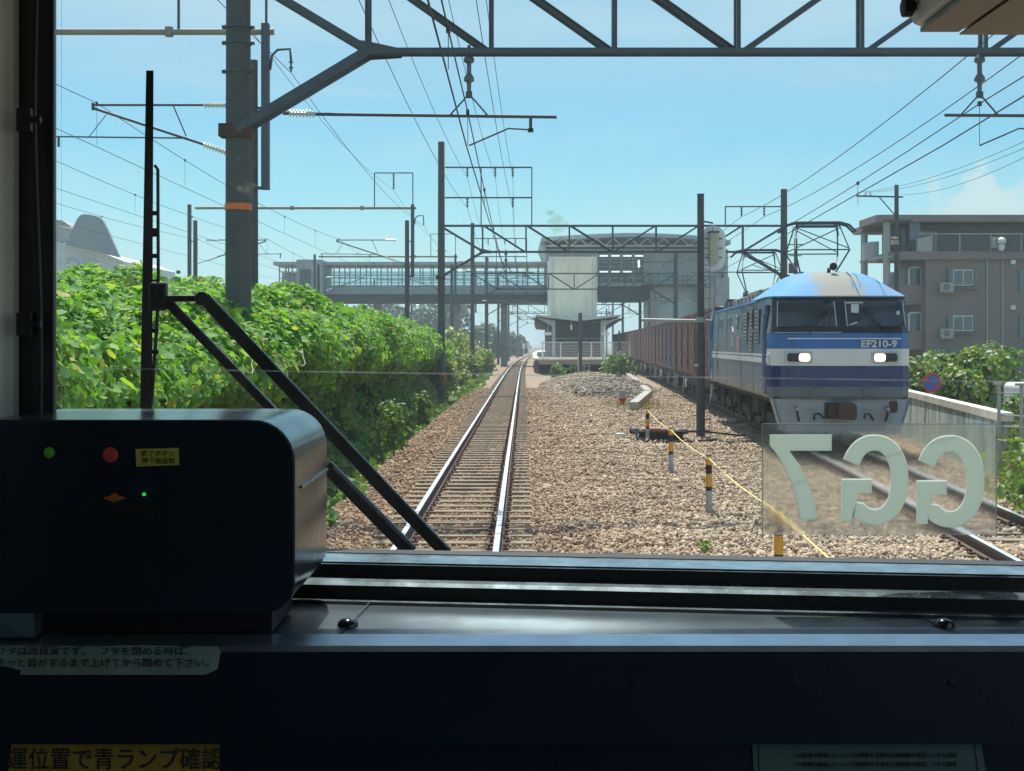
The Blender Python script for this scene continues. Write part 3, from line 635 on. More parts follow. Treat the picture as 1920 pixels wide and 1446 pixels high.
def mirrored_g(cx, cy, rx, ry, w):
    out, inn = [], []
    se = lambda a, r: (abs(math.cos(a))**.88*math.copysign(r, math.cos(a)))
    for i in range(41):
        a = R(178 - (178+128)*i/40)
        out.append((cx+math.copysign(abs(math.cos(a))**.92, math.cos(a))*rx, cy-math.copysign(abs(math.sin(a))**.92, math.sin(a))*ry))
        inn.append((cx+math.copysign(abs(math.cos(a))**.92, math.cos(a))*(rx-w), cy-math.copysign(abs(math.sin(a))**.92, math.sin(a))*(ry-w*.92)))
    # terminal at the upper left, then down the bowl to the inner bar and spur
    k = [i for i in range(41) if out[i][1] <= cy-ry*.37 or i > 8][0]
    out, inn = out[k:], inn[k:]
    L_ = cx-rx
    tail = [(L_+2+22, cy+ry*.70), (L_+24, cy+ry*.93), (L_+2, cy+ry*.93), (L_+2, cy-2), (L_+59, cy-2), (L_+59, cy+26), (L_+30, cy+26)]
    # bowl end meets the spur
    mb = MB(); n = len(out); PT = lambda p, y: ((p[0]-960)*NY/F, y, CZ-(p[1]-HY)*NY/F)
    o = [PT(p, NY+.0045) for p in out]; i_ = [PT(p, NY+.0045) for p in inn]
    mb.add(o+i_, [(j, j+1, n+j+1, n+j) for j in range(n-1)])
    bar = [(L_+2, cy-2), (L_+59, cy-2), (L_+59, cy+26), (L_+31, cy+26)]
    mb.add([PT(p, NY+.0045) for p in bar], [(0, 1, 2, 3)])
    mb.add([PT(p, NY+.0045) for p in [(L_+2, cy-2), (L_+31, cy+26), (L_+31, cy+26+ry*.18), (inn[-1][0], inn[-1][1]), (out[-1][0], out[-1][1]), (L_+25, cy+ry*.66), (L_+23, cy+ry*.93), (L_+2, cy+ry*.93)]], [(0, 1, 2, 3, 4, 5, 6, 7)])
    v2 = [(x, y+.001, z) for x, y, z in mb.v]; f2 = [tuple(reversed(f)) for f in mb.f]; mb.add(v2, f2)
    return mb.build('letter', M['lettering'], npl)
mirrored_g(1641, 900, 64, 85, 33); mirrored_g(1783, 903, 65, 87, 34)

# ------------------------------------------------------------------ wiper outside the glass
WY = 2.52
wp = thing('windscreen_wiper', 'tall black windscreen wiper with two parallel arms', 'wiper', P(800, 1035, WY))
w = lambda px, py, dy=0: P(px, py, WY+dy)
mb = MB(); mb.add([w(274, 132), w(288, 132), w(285, 790), w(262, 790), w(274, 132, .012), w(288, 132, .012), w(285, 790, .012), w(262, 790, .012)], [(0,1,2,3),(7,6,5,4),(0,4,5,1),(1,5,6,2),(2,6,7,3),(3,7,4,0)])
mb.build('blade', M['black'], wp, bevel=.001)
mb = MB(); mb.tube([w(290, 310), w(296, 318), w(297, 560)], .0032, 6)
for py in (400, 432, 440, 480, 528, 620, 660): mb.bar(w(284, py), w(297, py), .006, .008)
mb.tube([w(297, 560), w(292, 640), w(284, 760)], .0035, 6); mb.build('blade_frame', M['blackmetal'], wp)
mb = MB(); mb.cbox(w(297, 556), (.034, .02, .055)); mb.build('pivot_block', M['blackmetal'], wp, bevel=.005)
mb = MB(); mb.bar(w(300, 552, .004), w(610, 872, .004), .017, .014, up=(0, 1, 0)); mb.bar(w(612, 874, .004), w(772, 1036, .004), .026, .014, up=(0, 1, 0)); mb.build('lower_arm', M['blackmetal'], wp, bevel=.002)
mb = MB(); mb.bar(w(378, 556, .004), w(700, 896, .004), .022, .014, up=(0, 1, 0)); mb.bar(w(698, 894, .004), w(838, 1038, .004), .024, .014, up=(0, 1, 0)); mb.build('upper_arm', M['blackmetal'], wp, bevel=.002)
mb = MB(); mb.bar(w(300, 560, .003), w(384, 560, .003), .019, .012); mb.tube([w(378, 560, -.008), w(378, 560, .012)], .014, 10); mb.build('link', M['blackmetal'], wp, bevel=.002)
mb = MB()
for a, b in (((311, 552), (608, 862)), ((625, 876), (776, 1030)), ((390, 552), (842, 1030))): mb.bar(w(*a, -.004), w(*b, -.004), .0035, .004, up=(0, 1, 0))
mb.build('arm_highlight', M['aluedge'], wp)  # pale strips laid on as highlights along the arms
# ------------------------------------------------------------------ vegetation
M['kudzu'] = leaf_mat('kudzu_leaf', [(0, (.07, .19, .03)), (.35, (.125, .30, .05)), (.7, (.19, .39, .065)), (.93, (.29, .47, .085)), (1, (.46, .38, .11))], trans=.45, rough=.65)
M['weed'] = leaf_mat('weed_leaf', [(0, (.07, .15, .03)), (.5, (.12, .24, .04)), (.85, (.20, .30, .06)), (1, (.34, .30, .12))], trans=.35)
M['tree_leaf'] = leaf_mat('dark_tree_leaf', [(0, (.03, .07, .025)), (.5, (.05, .11, .03)), (1, (.085, .15, .04))], trans=.2)
M['shrub_leaf'] = leaf_mat('yellow_green_leaf', [(0, (.08, .16, .03)), (.5, (.16, .26, .04)), (.85, (.30, .36, .06)), (1, (.45, .42, .10))], trans=.38)
M['thicket_shade'] = pmat('shaded_undergrowth', (.018, .035, .014), .9, var=.5, scale=5, spec=.1)
M['stem'] = pmat('pale_vine_stem', (.36, .33, .20), .7, var=.2)
M['bark'] = pmat('bark', (.10, .075, .05), .9, var=.3, scale=8, bump=.4)
HP = np.array([(-3.40, -.75), (-3.95, -.3), (-4.45, .2), (-4.55, .9), (-4.25, 1.4), (-3.62, 1.75), (-3.25, 2.1), (-3.32, 2.45), (-3.75, 2.75), (-4.3, 2.98), (-4.95, 3.18), (-5.7, 3.28), (-6.8, 3.25), (-8.2, 3.1), (-10.5, 2.9)])
hl = np.concatenate([[0], np.cumsum(np.linalg.norm(np.diff(HP, axis=0), axis=1))])
def hedge_pt(s, y):
    x, z = np.interp(s, hl, HP[:, 0]), np.interp(s, hl, HP[:, 1])
    x2, z2 = np.interp(s+.05, hl, HP[:, 0]), np.interp(s+.05, hl, HP[:, 1]); d = np.hypot(x2-x, z2-z)+1e-9
    nx, nz = (z2-z)/d, -(x2-x)/d
    l = .36*vnoise(s*.9, y*.55, 21) + .16*vnoise(s*2.1, y*1.6, 22) + .07*vnoise(s*5, y*4.2, 23)
    l = l*np.clip(s/1.2, .15, 1)
    x = x + np.interp(y, [0, 50, 75, 110], [0, -.15, -.55, -.9]) - (-3.4 if False else 0)
    zz = z*np.where(z > 0, np.interp(y, [0, 15, 25, 30, 60, 78, 90], [.84, .86, .97, 1.0, .98, .82, .6]), 1)
    return np.stack([x + nx*l, y + 0*s, zz + nz*l], -1), np.stack([nx, 0*nx, nz], -1)
hedge = thing('vine_thicket', 'long bank of bright green leafy vines left of the track', 'vine thicket', (-4.5, 30, -.6))
# dark inner mass: thicket shade put into its colour, no daylight leaks through
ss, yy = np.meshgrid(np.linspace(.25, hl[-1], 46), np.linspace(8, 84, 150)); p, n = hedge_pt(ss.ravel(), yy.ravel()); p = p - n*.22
i = np.arange(149)[:, None]*46 + np.arange(45)[None]; np_mesh('shade_core', p, np.stack([i, i+1, i+47, i+46], -1).reshape(-1, 4), 4, M['thicket_shade'], hedge, smooth=True)
N = 270000; u = rng.uniform(0, 1, N); pw = 1.25; y = (9**(1-pw)+u*(85**(1-pw)-9**(1-pw)))**(1/(1-pw)); s = rng.beta(1.25, 1.6, N)*hl[-1]*.98 + .05
p, n = hedge_pt(s, y); dep = np.abs(rng.normal(0, .14, N)); p = p + n*(.12-dep)[:, None]
cl_ = vnoise(s*3.3, y*3.0, 31); keep = rng.uniform(-.9, .6, N) < cl_ + np.where(p[:, 2] > 1.5, .4, -.35); p, n, y2 = p[keep], n[keep], y[keep]
n = n + np.array([.1, -.2, .5])
leaves('foliage', p, n, (.074+.0011*(y2-15))*rng.lognormal(0, .38, len(p)), M['kudzu'], hedge, jitter=.62, width=1.05)
vm = MB()
for k in range(46):
    y0 = 15+45*random.random()**1.5; s0 = random.uniform(1.6, 5.0); L_ = random.uniform(.5, 1.6); pts = []
    for j in range(9):
        tt = j/8; pp, nn_ = hedge_pt(np.array([s0-.55*L_*math.sin(tt*2.4)*.6]), np.array([y0+L_*tt])); q_ = pp[0]+nn_[0]*(.20+.10*math.sin(tt*3.1)); pts.append(tuple(q_+np.array([0, 0, -.12*math.sin(tt*math.pi)])))
    vm.tube(pts, .006+.00012*y0, 5)
vm.build('vine', M['stem'], hedge)

# low growth along the foot of the thicket
N = 21000; y = 14+rng.uniform(0, 1, N)**1.5*95; edge = np.interp(y, [12, 20, 24, 30, 45, 60, 70, 78, 88, 110], [-2.65, -2.6, -2.6, -2.9, -3.0, -2.75, -2.15, -1.75, -2.0, -1.9]) + .25*vnoise(y*.5, y*0, 41)+.1*vnoise(y*2., y*0, 42)
x = edge - np.abs(rng.normal(0, .42, N)); h = np.clip(np.interp(y, [14, 32, 45], [.75, .6, .42])*(edge-x+.12), .02, .7)*rng.uniform(.1, 1.2, N)*np.clip(.45+.5*vnoise(y*.8, x*2, 43), .1, 1.1)
p = np.stack([x, y, gz(x, y)+h*1.15], -1); n = np.tile([.25, -.35, .85], (N, 1))
gc = leaves('ground_cover', p, n, (.085+.0012*(y-14))*rng.lognormal(0, .3, N), M['weed'], jitter=.7); struct(gc, 'stuff'); gc['label'] = 'low green weeds along the foot of the vine bank'

def clump_plant(name, label, cat, loc, h, r, n, ls, m, group=None, trunk=.03, th=.3, nclump=9, squash=1.0, lean=(0, 0), gaps=.55, base=.12):
    """Trunk with limbs, and a crown of leaf clusters scattered through its volume."""
    x0, y0, z0 = loc; root = thing(name, label, cat, loc, group=group); tm = MB(); top = Vector((x0+lean[0], y0+lean[1], z0+h*.62))
    tm.tube([(x0, y0, z0-.1), (x0+lean[0]*.4+.02*h, y0, z0+h*.3), tuple(top)], [trunk, trunk*.7, trunk*.3], 7)
    P_, N_ = [], []
    for k in range(nclump):
        a = 2*math.pi*(k*.381966 % 1); f = (k+.5)/nclump; zc = z0 + h*(th + (1-th)*f*.93); rr = r*(1-.55*abs(f-.42)/.6)*random.uniform(.5, .95)
        c = np.array([x0+lean[0]+math.cos(a)*rr*.75, y0+lean[1]+math.sin(a)*rr*.75, zc]); rad = r*random.uniform(.38, .6)*np.array([1, 1, .75*squash])
        tm.tube([(x0+lean[0]*.6, y0+lean[1]*.6, z0+h*(base+.4*f)), tuple((np.array([x0, y0, zc-.1*h])+c)/2), tuple(c)], [trunk*.45, trunk*.3, trunk*.1], 5)
        m_ = n//nclump; d = unit(rng.normal(0, 1, (m_, 3))); rr_ = rng.uniform(.25, 1, (m_, 1))**.45; q_ = c+d*rr_*rad
        q_ = q_ + rng.normal(0, .05*r, (m_, 3)); P_.append(q_); N_.append(d+np.array([0, -.1, .6]))
    P_, N_ = np.concatenate(P_), np.concatenate(N_); ok = P_[:, 2] > z0+.02; P_, N_ = P_[ok], N_[ok]
    tm.build('trunk' if h > 1.6 else 'stem', M['bark'], root, smooth=True)
    leaves('crown' if h > 1.6 else 'leaves', P_, N_, ls*rng.lognormal(0, .25, len(P_)), m, root, jitter=.6)
    return root
clump_plant('sapling', 'slim leafy sapling growing alone at the ballast edge', 'sapling', (-2.75, 30.8, -.42), 1.35, .42, 420, .085, M['weed'], trunk=.016, nclump=10, th=.25)
clump_plant('sapling', 'narrow weedy sapling by the second concrete post', 'sapling', (-2.95, 44, -.5), 1.25, .35, 380, .10, M['weed'], trunk=.016, nclump=9, th=.15)
G_ = 'yellow green shrubs beyond the vine bank'
for k, (px, py, Y, h, r) in enumerate(((857, 705, 78, 2.1, 1.5), (872, 690, 88, 2.3, 1.5), (900, 690, 100, 2.2, 1.3), (840, 680, 92, 3.4, 1.9), (925, 682, 128, 2.4, 1.6), (886, 672, 120, 3.9, 2.0), (862, 660, 105, 4.0, 2.2))):
    q_ = P(px, py, Y); lab = ['bushy shrub right behind the second concrete post', 'round shrub at the foot of the third post', 'small shrub on the bend of the track, beside the third post', 'tall yellow shrub above the end of the vine bank', 'shrub farthest along the bend of the track', 'tall shrub behind the third concrete post', 'broad yellow shrub between the second and third posts'][k]
    clump_plant('shrub', lab, 'shrub', (q_.x-1.0, Y, -.8), h, r, 900, .26, M['shrub_leaf'] if k != 2 else M['weed'], G_, trunk=.05, nclump=12, th=.05)
G_ = 'dark trees far beyond the footbridge'
tl = [(615, 596, 330, 9, 9), (665, 590, 300, 8, 8), (722, 585, 320, 10, 9), (790, 590, 300, 9, 8), (845, 597, 310, 11, 8), (905, 610, 300, 5, 5), (925, 625, 260, 3.2, 3.5), (950, 620, 320, 3.6, 4), (968, 630, 340, 3, 4), (560, 590, 340, 8, 9)]
for k, (px, py, Y, h, r) in enumerate(tl):
    q_ = P(px, py, Y)
    clump_plant('tree', 'dark tree far beyond the footbridge, number %s of the row from the left' % ['second', 'third', 'fourth', 'fifth', 'sixth', 'seventh', 'eighth', 'ninth', 'last', 'first'][k], 'tree', (q_.x, Y, 0.0), h*1.25, r*.8, 1500, .8, M['tree_leaf'], G_, trunk=.3, nclump=14, th=.1)
G_ = 'bushes behind the stained wall'
for k, (px, Y, h, r, m) in enumerate(((1722, 47, 1.9, 1.1, 'shrub_leaf'), (1768, 50, 2.1, 1.3, 'weed'), (1800, 44, 1.7, 1.0, 'shrub_leaf'), (1835, 47, 2.3, 1.25, 'weed'), (1868, 50, 2.4, 1.1, 'weed'))):
    clump_plant('bush', ['yellow green bush beside the blue locomotive', 'green bush behind the round blue sign', 'low yellowish bush right of the round blue sign', 'tall green bush, second from the right of the row', 'rightmost green bush of the row behind the wall'][k], 'bush', ((px-960)*Y/F, Y, -.3), h, r, 1900, .16, M[m], G_, trunk=.06, nclump=15, th=.08)
clump_plant('bush', 'leafy bush at the right edge behind the steel fence', 'bush', ((1912-960)*32/F, 32, -.5), 1.45, .75, 1200, .12, M['weed'], None, trunk=.04, nclump=12, th=.08)
# weeds this side of the wall
N = 5200; y = rng.uniform(19, 33, N); x = .362*y*1.03 + rng.normal(.45, .3, N) + .02*(y-19)
h = rng.uniform(0, 1, N)**1.2*1.55*np.clip(.6+.5*vnoise(y*1.1, x, 51), .15, 1)*np.interp(y, [19, 22, 26, 33], [1, 1, .45, .3])
p = np.stack([x+rng.normal(0, .06, N), y, -.45+h], -1)
wd = leaves('tall_weeds', p, np.tile([0, -.5, .4], (N, 1)), .12*rng.lognormal(0, .3, N), M['weed'], jitter=.8, width=.6); struct(wd, 'stuff'); wd['label'] = 'tall green weeds against the stained wall'
N = 3600; y = rng.uniform(21, 28, N); x = rng.uniform(.372, .42, N)*y; h = rng.uniform(0, 1, N)**1.1*1.15*np.clip(.75+.5*vnoise(y*1.3, x*2, 52), .25, 1.1)
wd2 = leaves('tall_weeds', np.stack([x, y, -.45+h], -1), np.tile([0, -.5, .4], (N, 1)), .13*rng.lognormal(0, .3, N), M['weed'], jitter=.8, width=.6); struct(wd2, 'stuff'); wd2['label'] = 'tall green weeds below the steel fence at the right edge'
gm = MB()
for k in range(700):
    yy_ = random.uniform(19, 32); xx_ = .362*yy_*1.03+random.gauss(.4, .3); hh = random.uniform(.4, 1.5)
    gm.tube([(xx_, yy_, -.5), (xx_+random.gauss(0, .08), yy_, -.5+hh*.6), (xx_+random.gauss(0, .2), yy_-.05, -.5+hh)], [.006, .005, .001], 3, cap=False)
o = gm.build('dry_grass', pmat('dry_grass_stalk', (.40, .33, .16), .8, var=.3), fix=False); struct(o, 'stuff')
# plants before the platform
clump_plant('weed_bush', 'leafy green bush before the right end of the platform', 'bush', P(1160, 702, 108)+Vector((0, 0, -.3)), 1.7, 1.7, 900, .24, M['weed'], trunk=.04, nclump=12, th=.05)
clump_plant('weed_tuft', 'upright weed left of the short platform ladder', 'weed', P(1046, 712, 106)+Vector((0, 0, -.3)), 1.5, .75, 320, .22, M['weed'], trunk=.03, nclump=8, th=.05)
clump_plant('weed_tuft', 'small weed beside the pole before the platform', 'weed', P(1076, 706, 107)+Vector((0, 0, -.2)), 1.2, .45, 200, .2, M['weed'], trunk=.03, nclump=6, th=.05)
clump_plant('weed_tuft', 'tiny weed in the ballast by the nearest yellow post', 'weed', (2.22, 15.4, -.16), .14, .10, 60, .035, M['weed'], trunk=.003, nclump=6, th=.1)
gt = MB()
for k in range(420):
    a = random.gauss(0, .7), random.gauss(0, .9); x_, y_ = 4.95+a[0]*.9, 52.5+a[1]*2
    gt.tube([(x_, y_, gz(x_, y_)-.02), (x_+random.gauss(0, .05), y_, float(gz(x_, y_))+random.uniform(.1, .35))], [.012, .002], 3, cap=False)
o = gt.build('grass_tufts', pmat('yellow_grass', (.38, .33, .10), .8, var=.25), fix=False); struct(o, 'stuff')

# ------------------------------------------------------------------ catenary portals
def insulator(parent, p, q_, r, n=7, m='porcelain', name='insulator'):
    p, q_ = Vector(p), Vector(q_); d = q_-p; L_ = d.length; pts, rs = [], []
    for i in range(n):
        for f, k in ((0, .45), (.25, 1), (.4, 1), (.5, .45)): pts.append(p+d*((i+f)/n)); rs.append(r*k)
    pts.append(q_); rs.append(r*.4)
    mb = MB(); mb.tube(pts, rs, 10); return mb.build(name, M[m], parent, smooth=False)
def hanger(root, x, Y, z0, zb, big):
    insulator(root, (x, Y, z0-.02), (x, Y, z0-.62), .085, 2, 'porcelain_dark', 'hanger_insulator')
    mb = MB(); mb.tube([(x, Y, z0+.12), (x, Y, z0)], .03, 6); mb.tube([(x, Y, z0-.6), (x-.03, Y, z0-.68), (x-.30, Y, zb)], .014, 6); mb.tube([(x+.03, Y, z0-.68), (x+.29, Y, zb)], .014, 6)
    mb.cbox((x, Y, z0-.66), (.1, .06, .1)); mb.build('hanger', M['galv'], root)
def portal(Y, xl, xr, rp, tl_, tr_, label, t1, t2, lvl, near=False):
    root = thing('catenary_portal', label, 'catenary portal', (xl, Y, -.4), group='catenary portals over the tracks')
    kl, kr = xl+2.05, xr-2.03; zl, zu = 6.85, 8.14; w = .085
    for x, top in ((xl, tl_), (xr, tr_)):
        mb = MB(); mb.tube([(x, Y, -1.2), (x, Y, top)], [rp*1.06, rp*.86], 20 if near else 12); po = mb.build('pole', M['concrete_pole'], root, smooth=True)
        if lvl < 2:
            zz = [4.42] if near else [2.35]
            mb = MB()
            for z in zz: mb.tube([(x, Y, z-.05), (x, Y, z+.05)], rp*1.045, 20)
            mb.build('orange_band', M['orange'], po)
            mb = MB(); zs = [7.0, 7.25, 7.75, 6.55] if near else [5.0, 6.9]
            for z in zs: mb.tube([(x, Y, z-.02), (x, Y, z+.02)], rp*1.04, 16); mb.cbox((x-rp*1.1, Y-.02, z), (.05, .06, .05)); mb.cbox((x+rp*1.1, Y, z), (.06, .05, .04))
            mb.build('pole_band', M['galv'], po)
        if lvl == 1:
            mb = MB(); mb.cbox((x+rp*.55, Y-rp*.9, .62), (.28, .02, .42)); mb.build('number_sign', M['orange'], po)
            mb = MB(); mb.cbox((x+rp*.55, Y-rp*.9-.014, .62), (.07, .006, .2)); mb.build('sign_mark', M['ink'], po)
    tb_ = MB()
    for dy in (-.12, .12):
        tb_.angle((kl, Y+dy, zl), (kr, Y+dy, zl), w, .014); tb_.angle((xl, Y+dy, zu), (xr, Y+dy, zu), w, .014)
        n = 6; st_ = (kr-kl)/n; xs = [kl+st_*i for i in range(n+1)]
        for x in xs: tb_.angle((x, Y+dy, zl), (x, Y+dy, zu), w*.8, .012, up=(0, 1, 0))
        for i in range(n):
            a, b = ((xs[i]+.06, zu), (xs[i+1]-.05, zl)) if i < n/2 else ((xs[i+1]-.06, zu), (xs[i]+.05, zl))
            tb_.angle((a[0], Y+dy, a[1]), (b[0], Y+dy, b[1]), w*.85, .012, up=(0, 1, 0))
    for x in xs: tb_.bar((x, Y-.12, zl), (x, Y+.12, zl), .04, .01); tb_.bar((x, Y-.12, zu), (x, Y+.12, zu), .04, .01)
    tb_.build('truss_beam', M['galv'], root)
    for x, k in ((xl, kl), (xr, kr)):
        s = 1 if k > x else -1; mb = MB(); wd_ = .13 if near else .10
        for dy in (-.2, .2):
            mb.bar((x, Y+dy, 5.62), (k, Y+dy, zl), .06, wd_); mb.bar((x, Y+dy, zu-.03), (k, Y+dy, zl+.03), .05, .09)
            mb.prism([(k-s*.15, zl-.14), (k-s*.15, zl+.16), (k, zl+.14), (k+s*.55, zl+.02), (k+s*.5, zl-.04), (k, zl-.07)], 'y', Y+dy-.012, Y+dy+.012)
        mb.build('knee_brace', M['galv'], root)
        if lvl < 2:
            mb = MB(); mb.tube([(x, Y, 5.5), (x, Y, 5.72)], rp*1.1, 16); mb.cbox((x-s*rp*1.1, Y, 5.62), (.12, .3, .2)); mb.build('brace_clamp', M['rust'], root)
    if lvl < 3:
        for c in (t1, t2):
            hanger(root, c, Y, zl, 5.87, near)
            dx = 1.38; x0 = max(c-2.85, kl-1.25) if c == t1 else c-.55; x1 = c+dx if c == t1 else c+2.6
            if c == t1:
                insulator(root, (x0, Y, 5.90), (x0+.42, Y, 5.885), .062, 8); mb = MB(); mb.tube([(x0-.1, Y, 5.90), (x0, Y, 5.9)], .03, 6); mb.tube([(x0+.40, Y, 5.885), (x1, Y, 5.84)], .026, 8)
            else:
                mb = MB(); mb.tube([(x0, Y, 5.87), (x1, Y, 5.85)], .026, 8)
                insulator(root, (x1, Y, 5.85), (x1+.42, Y, 5.85), .062, 8); mb.tube([(x1+.4, Y, 5.85), (x1+.9, Y, 5.88), (kr+.5, Y, 6.2)], .02, 6)
            xe = c+.97
            mb.bar((xe, Y, 5.86), (xe, Y, 5.62), .05, .05); mb.cbox((xe, Y, 5.63), (.09, .05, .06)); mb.build('pull_off_arm', M['galv'], root)
            mb = MB(); mb.tube([(xe-.02, Y, 5.64), (xe-.35, Y, 5.66), (xe-.6, Y, 5.55), (c, Y, 5.39)], .014, 6); mb.build('steady_arm', M['galv'], root)
    if lvl < 3:
        fm = MB(); x0, x1 = xl+rp, xl+4.48; zA, zB = 11.04, 9.54
        fm.bar((x0, Y, zA), (x1, Y, zA), .06, .07); fm.bar((x0, Y, zB), (x1, Y, zB), .06, .07); fm.bar((x1, Y, zu), (x1, Y, zA), .055, .055); fm.bar((xl+1.97, Y, zu), (xl+1.97, Y, zA), .055, .055)
        f2 = MB(); f2.bar((xr-2.9, Y, zu), (xr-2.9, Y, 9.1), .055, .055); f2.bar((xr-2.9, Y, 9.1), (xr, Y, 9.1), .055, .06)
        fa = fm.build('wire_frame', M['galv'], root); fb = f2.build('wire_frame', M['galv'], root)
        for dx, z in ((1.29, zA), (2.67, zA), (3.54, zA), (1.29, zB), (3.54, zB)): insulator(fa, (xl+dx, Y, z-.04), (xl+dx, Y, z-.5), .07, 3, 'porcelain_dark')
        for dx in (-2.1, -.98): insulator(fb, (xr+dx, Y, 9.06), (xr+dx, Y, 8.62), .07, 3, 'porcelain_dark')
    return root
PY = [21, 66, 110, 152, 195, 238, 282]
PL = [-4.31, -3.5, -3.26, -2.9, -2.0, -.6, 1.2]; PR = [11.4, 13.46, 13.5, 14.6, 16.2, 18.0, 20]
ordn = ['nearest steel portal, its thick concrete post by the windscreen wiper', 'second steel portal, with the tall post at the end of the vine bank', 'third steel portal, in front of the station roof', 'fourth steel portal, crossing the station building', 'fifth steel portal, beyond the platform canopy', 'sixth steel portal, seen small under the footbridge', 'seventh and farthest steel portal, down the line']
for k, Y in enumerate(PY):
    portal(Y, PL[k], PR[k], .205 if k == 0 else .185, 12.3, 12.0 if k == 0 else 9.96, ordn[k], float(X1(Y))+.02, float(X2(Y))+(.95 if k == 0 else .2), k if k < 2 else (2 if k < 4 else 3), k == 0)

# portals of the other lines: two posts and a pipe beam
def pipe_portal(Y, xl, xr, label, full):
    root = thing('pipe_portal', label, 'catenary portal', (xr, Y, 2.2), group='pipe portals over the left hand lines'); zb_ = 10.47
    mb = MB(); mb.tube([(xl, Y, zb_), (xr+.55, Y, zb_)], .085, 12)
    for x in (-13.2, -9.0): mb.tube([(x, Y, zb_-.12), (x, Y, zb_+.12)], .11, 10)
    mb.build('pipe_beam', M['pipe_tan'], root, smooth=True)
    for x in (xl, xr):
        mb = MB(); mb.tube([(x, Y, -.9), (x, Y, zb_-.75)], [.15, .125], 12); po = mb.build('pole', M['concrete_pole'], root, smooth=True)
        d = MB(); xo = x+(.34 if x == xr else -.34); d.bar((xo, Y-.05, zb_+.2), (xo, Y-.05, zb_-4.15), .20, .20, up=(0, 1, 0)); d.bar((x, Y, zb_-4.1), (xo+.1, Y, zb_-4.1), .08, .08); d.bar((x, Y, zb_-2.0), (xo, Y, zb_-2.0), .06, .06)
        d.build('drop_post', M['galv'], root)
    g_ = MB(); xo = xr+.45; g_.tube([(xo, Y, zb_-1.0), (xo+.05, Y, zb_-.62), (xo+.2, Y, zb_-.47), (xo+.52, Y, zb_-.45), (xo+.55, Y, zb_-.75)], .035, 8); g_.build('gooseneck', M['galv'], root, smooth=True)
    insulator(root, (xo+.55, Y, zb_-.75), (xo+.55, Y, zb_-1.05), .06, 2, 'porcelain_dark')
    f = MB()
    for a in ((xr-1.95, xr+.35),) if full else ((xr-1.95, xr+.35),):
        f.bar((a[0], Y, zb_), (a[0], Y, zb_+2.1), .06, .06); f.bar((a[1], Y, zb_), (a[1], Y, zb_+2.1), .06, .06); f.bar((a[0], Y, zb_+2.1), (a[1], Y, zb_+2.1), .06, .06)
    fo = f.build('wire_frame', M['galv'], root)
    insulator(fo, (xr-.8, Y, zb_+2.05), (xr-.8, Y, zb_+1.1), .08, 5, 'porcelain_dark')
    for x, sgn in ((xr, -1), (xl, 1)):                     # brackets that carry the wires
        xe = x+sgn*4.2; za, zc = 8.55, 7.05
        b_ = MB(); b_.tube([(x+sgn*.65, Y, za), (xe, Y, za)], .032, 8); b_.tube([(x, Y, zc+.02), (x+sgn*.7, Y, zc+.26)], .02, 6); b_.tube([(x+sgn*1.25, Y, zc+.452), (xe, Y, za-.08)], .036, 8); b_.tube([(xe, Y, za+.05), (xe, Y, za-.14)], .04, 6)
        b_.tube([(x+sgn*2.1, Y, za), (x+sgn*1.75, Y, zc+.68)], .018, 6); b_.tube([(x+sgn*1.75, Y, 7.68), (xe-sgn*.1+sgn*1.1, Y, 7.72)], .022, 6); b_.tube([(xe-sgn*.35, Y, za-.25), (xe+sgn*.1, Y, 7.72)], .012, 5)
        b_.bar((xe+sgn*.9, Y, 7.72), (xe+sgn*.9, Y, 7.45), .05, .05); bo = b_.build('bracket', M['galv'], root)
        for z0, z1 in ((za, za), (zc+.26, zc+.47)): insulator(bo, (x+sgn*.70, Y, z0), (x+sgn*1.30, Y, z1), .085, 8, 'porcelain')
    return root
for k, (Y, xl, xr) in enumerate(((35, -19.5, -6.8), (80, -19, -6.3), (124, -18, -5.6), (168, -17, -4.9), (212, -16, -4.2))):
    pipe_portal(Y, xl, xr, ['nearest pipe portal, its beam crossing behind the thick post', 'second pipe portal, with a square frame on its beam', 'third pipe portal, before the footbridge', 'fourth pipe portal, under the footbridge', 'farthest pipe portal, beyond the footbridge'][k], True)

# ------------------------------------------------------------------ wires
def wire(label, pts, sag, r, group, drop=None):
    mb = MB(); out = []; nd = []
    for (a, b) in zip(pts, pts[1:]):
        a, b = Vector(a), Vector(b); L_ = (b-a).length; sg = sag*(L_/45)**2
        for j in range(10):
            t_ = j/10; p_ = a.lerp(b, t_); p_.z -= 4*sg*t_*(1-t_); out.append(p_)
    out.append(Vector(pts[-1])); mb.tube(out, r, 5)
    o = mb.build('overhead_wire', M['wire'], None); tag(o, label, 'wire', group)
    if drop:
        d = MB()
        for p_ in out[2::2]:
            if 12 < p_.y < 120 and p_.z-drop > .08: d.tube([p_, (p_.x, p_.y, drop)], .005, 4); d.cbox(p_, (.05, .07, .07))
        if d.v: d.build('dropper', M['wire'], o)
    return o
GW = 'overhead wires of the lines'
def sup(f, z, ys): return [(f(y), y, z) for y in ys]
stg = lambda y: float(X1(y)) + (.12 if int(y/44) % 2 else -.02)
ys0 = [-8, 21, 66, 110, 152, 195, 238, 282]
wire('thick contact wire straight above the left track', sup(stg, 5.38, ys0), .02, .011, GW)
wire('messenger wire above the left track, hung through the triangle hangers', sup(lambda y: float(X1(y)), 5.92, ys0), .28, .010, GW, drop=5.39)
wire('contact wire above the freight locomotive', sup(lambda y: float(X2(y))+(.35 if y < 30 else .1), 5.38, ys0), .02, .011, GW)
wire('messenger wire above the freight locomotive', sup(lambda y: float(X2(y))+(.95 if y < 30 else .2), 6.05, ys0), .25, .010, GW, drop=5.39)
PLd = dict(zip(PY, PL)); PRd = dict(zip(PY, PR))
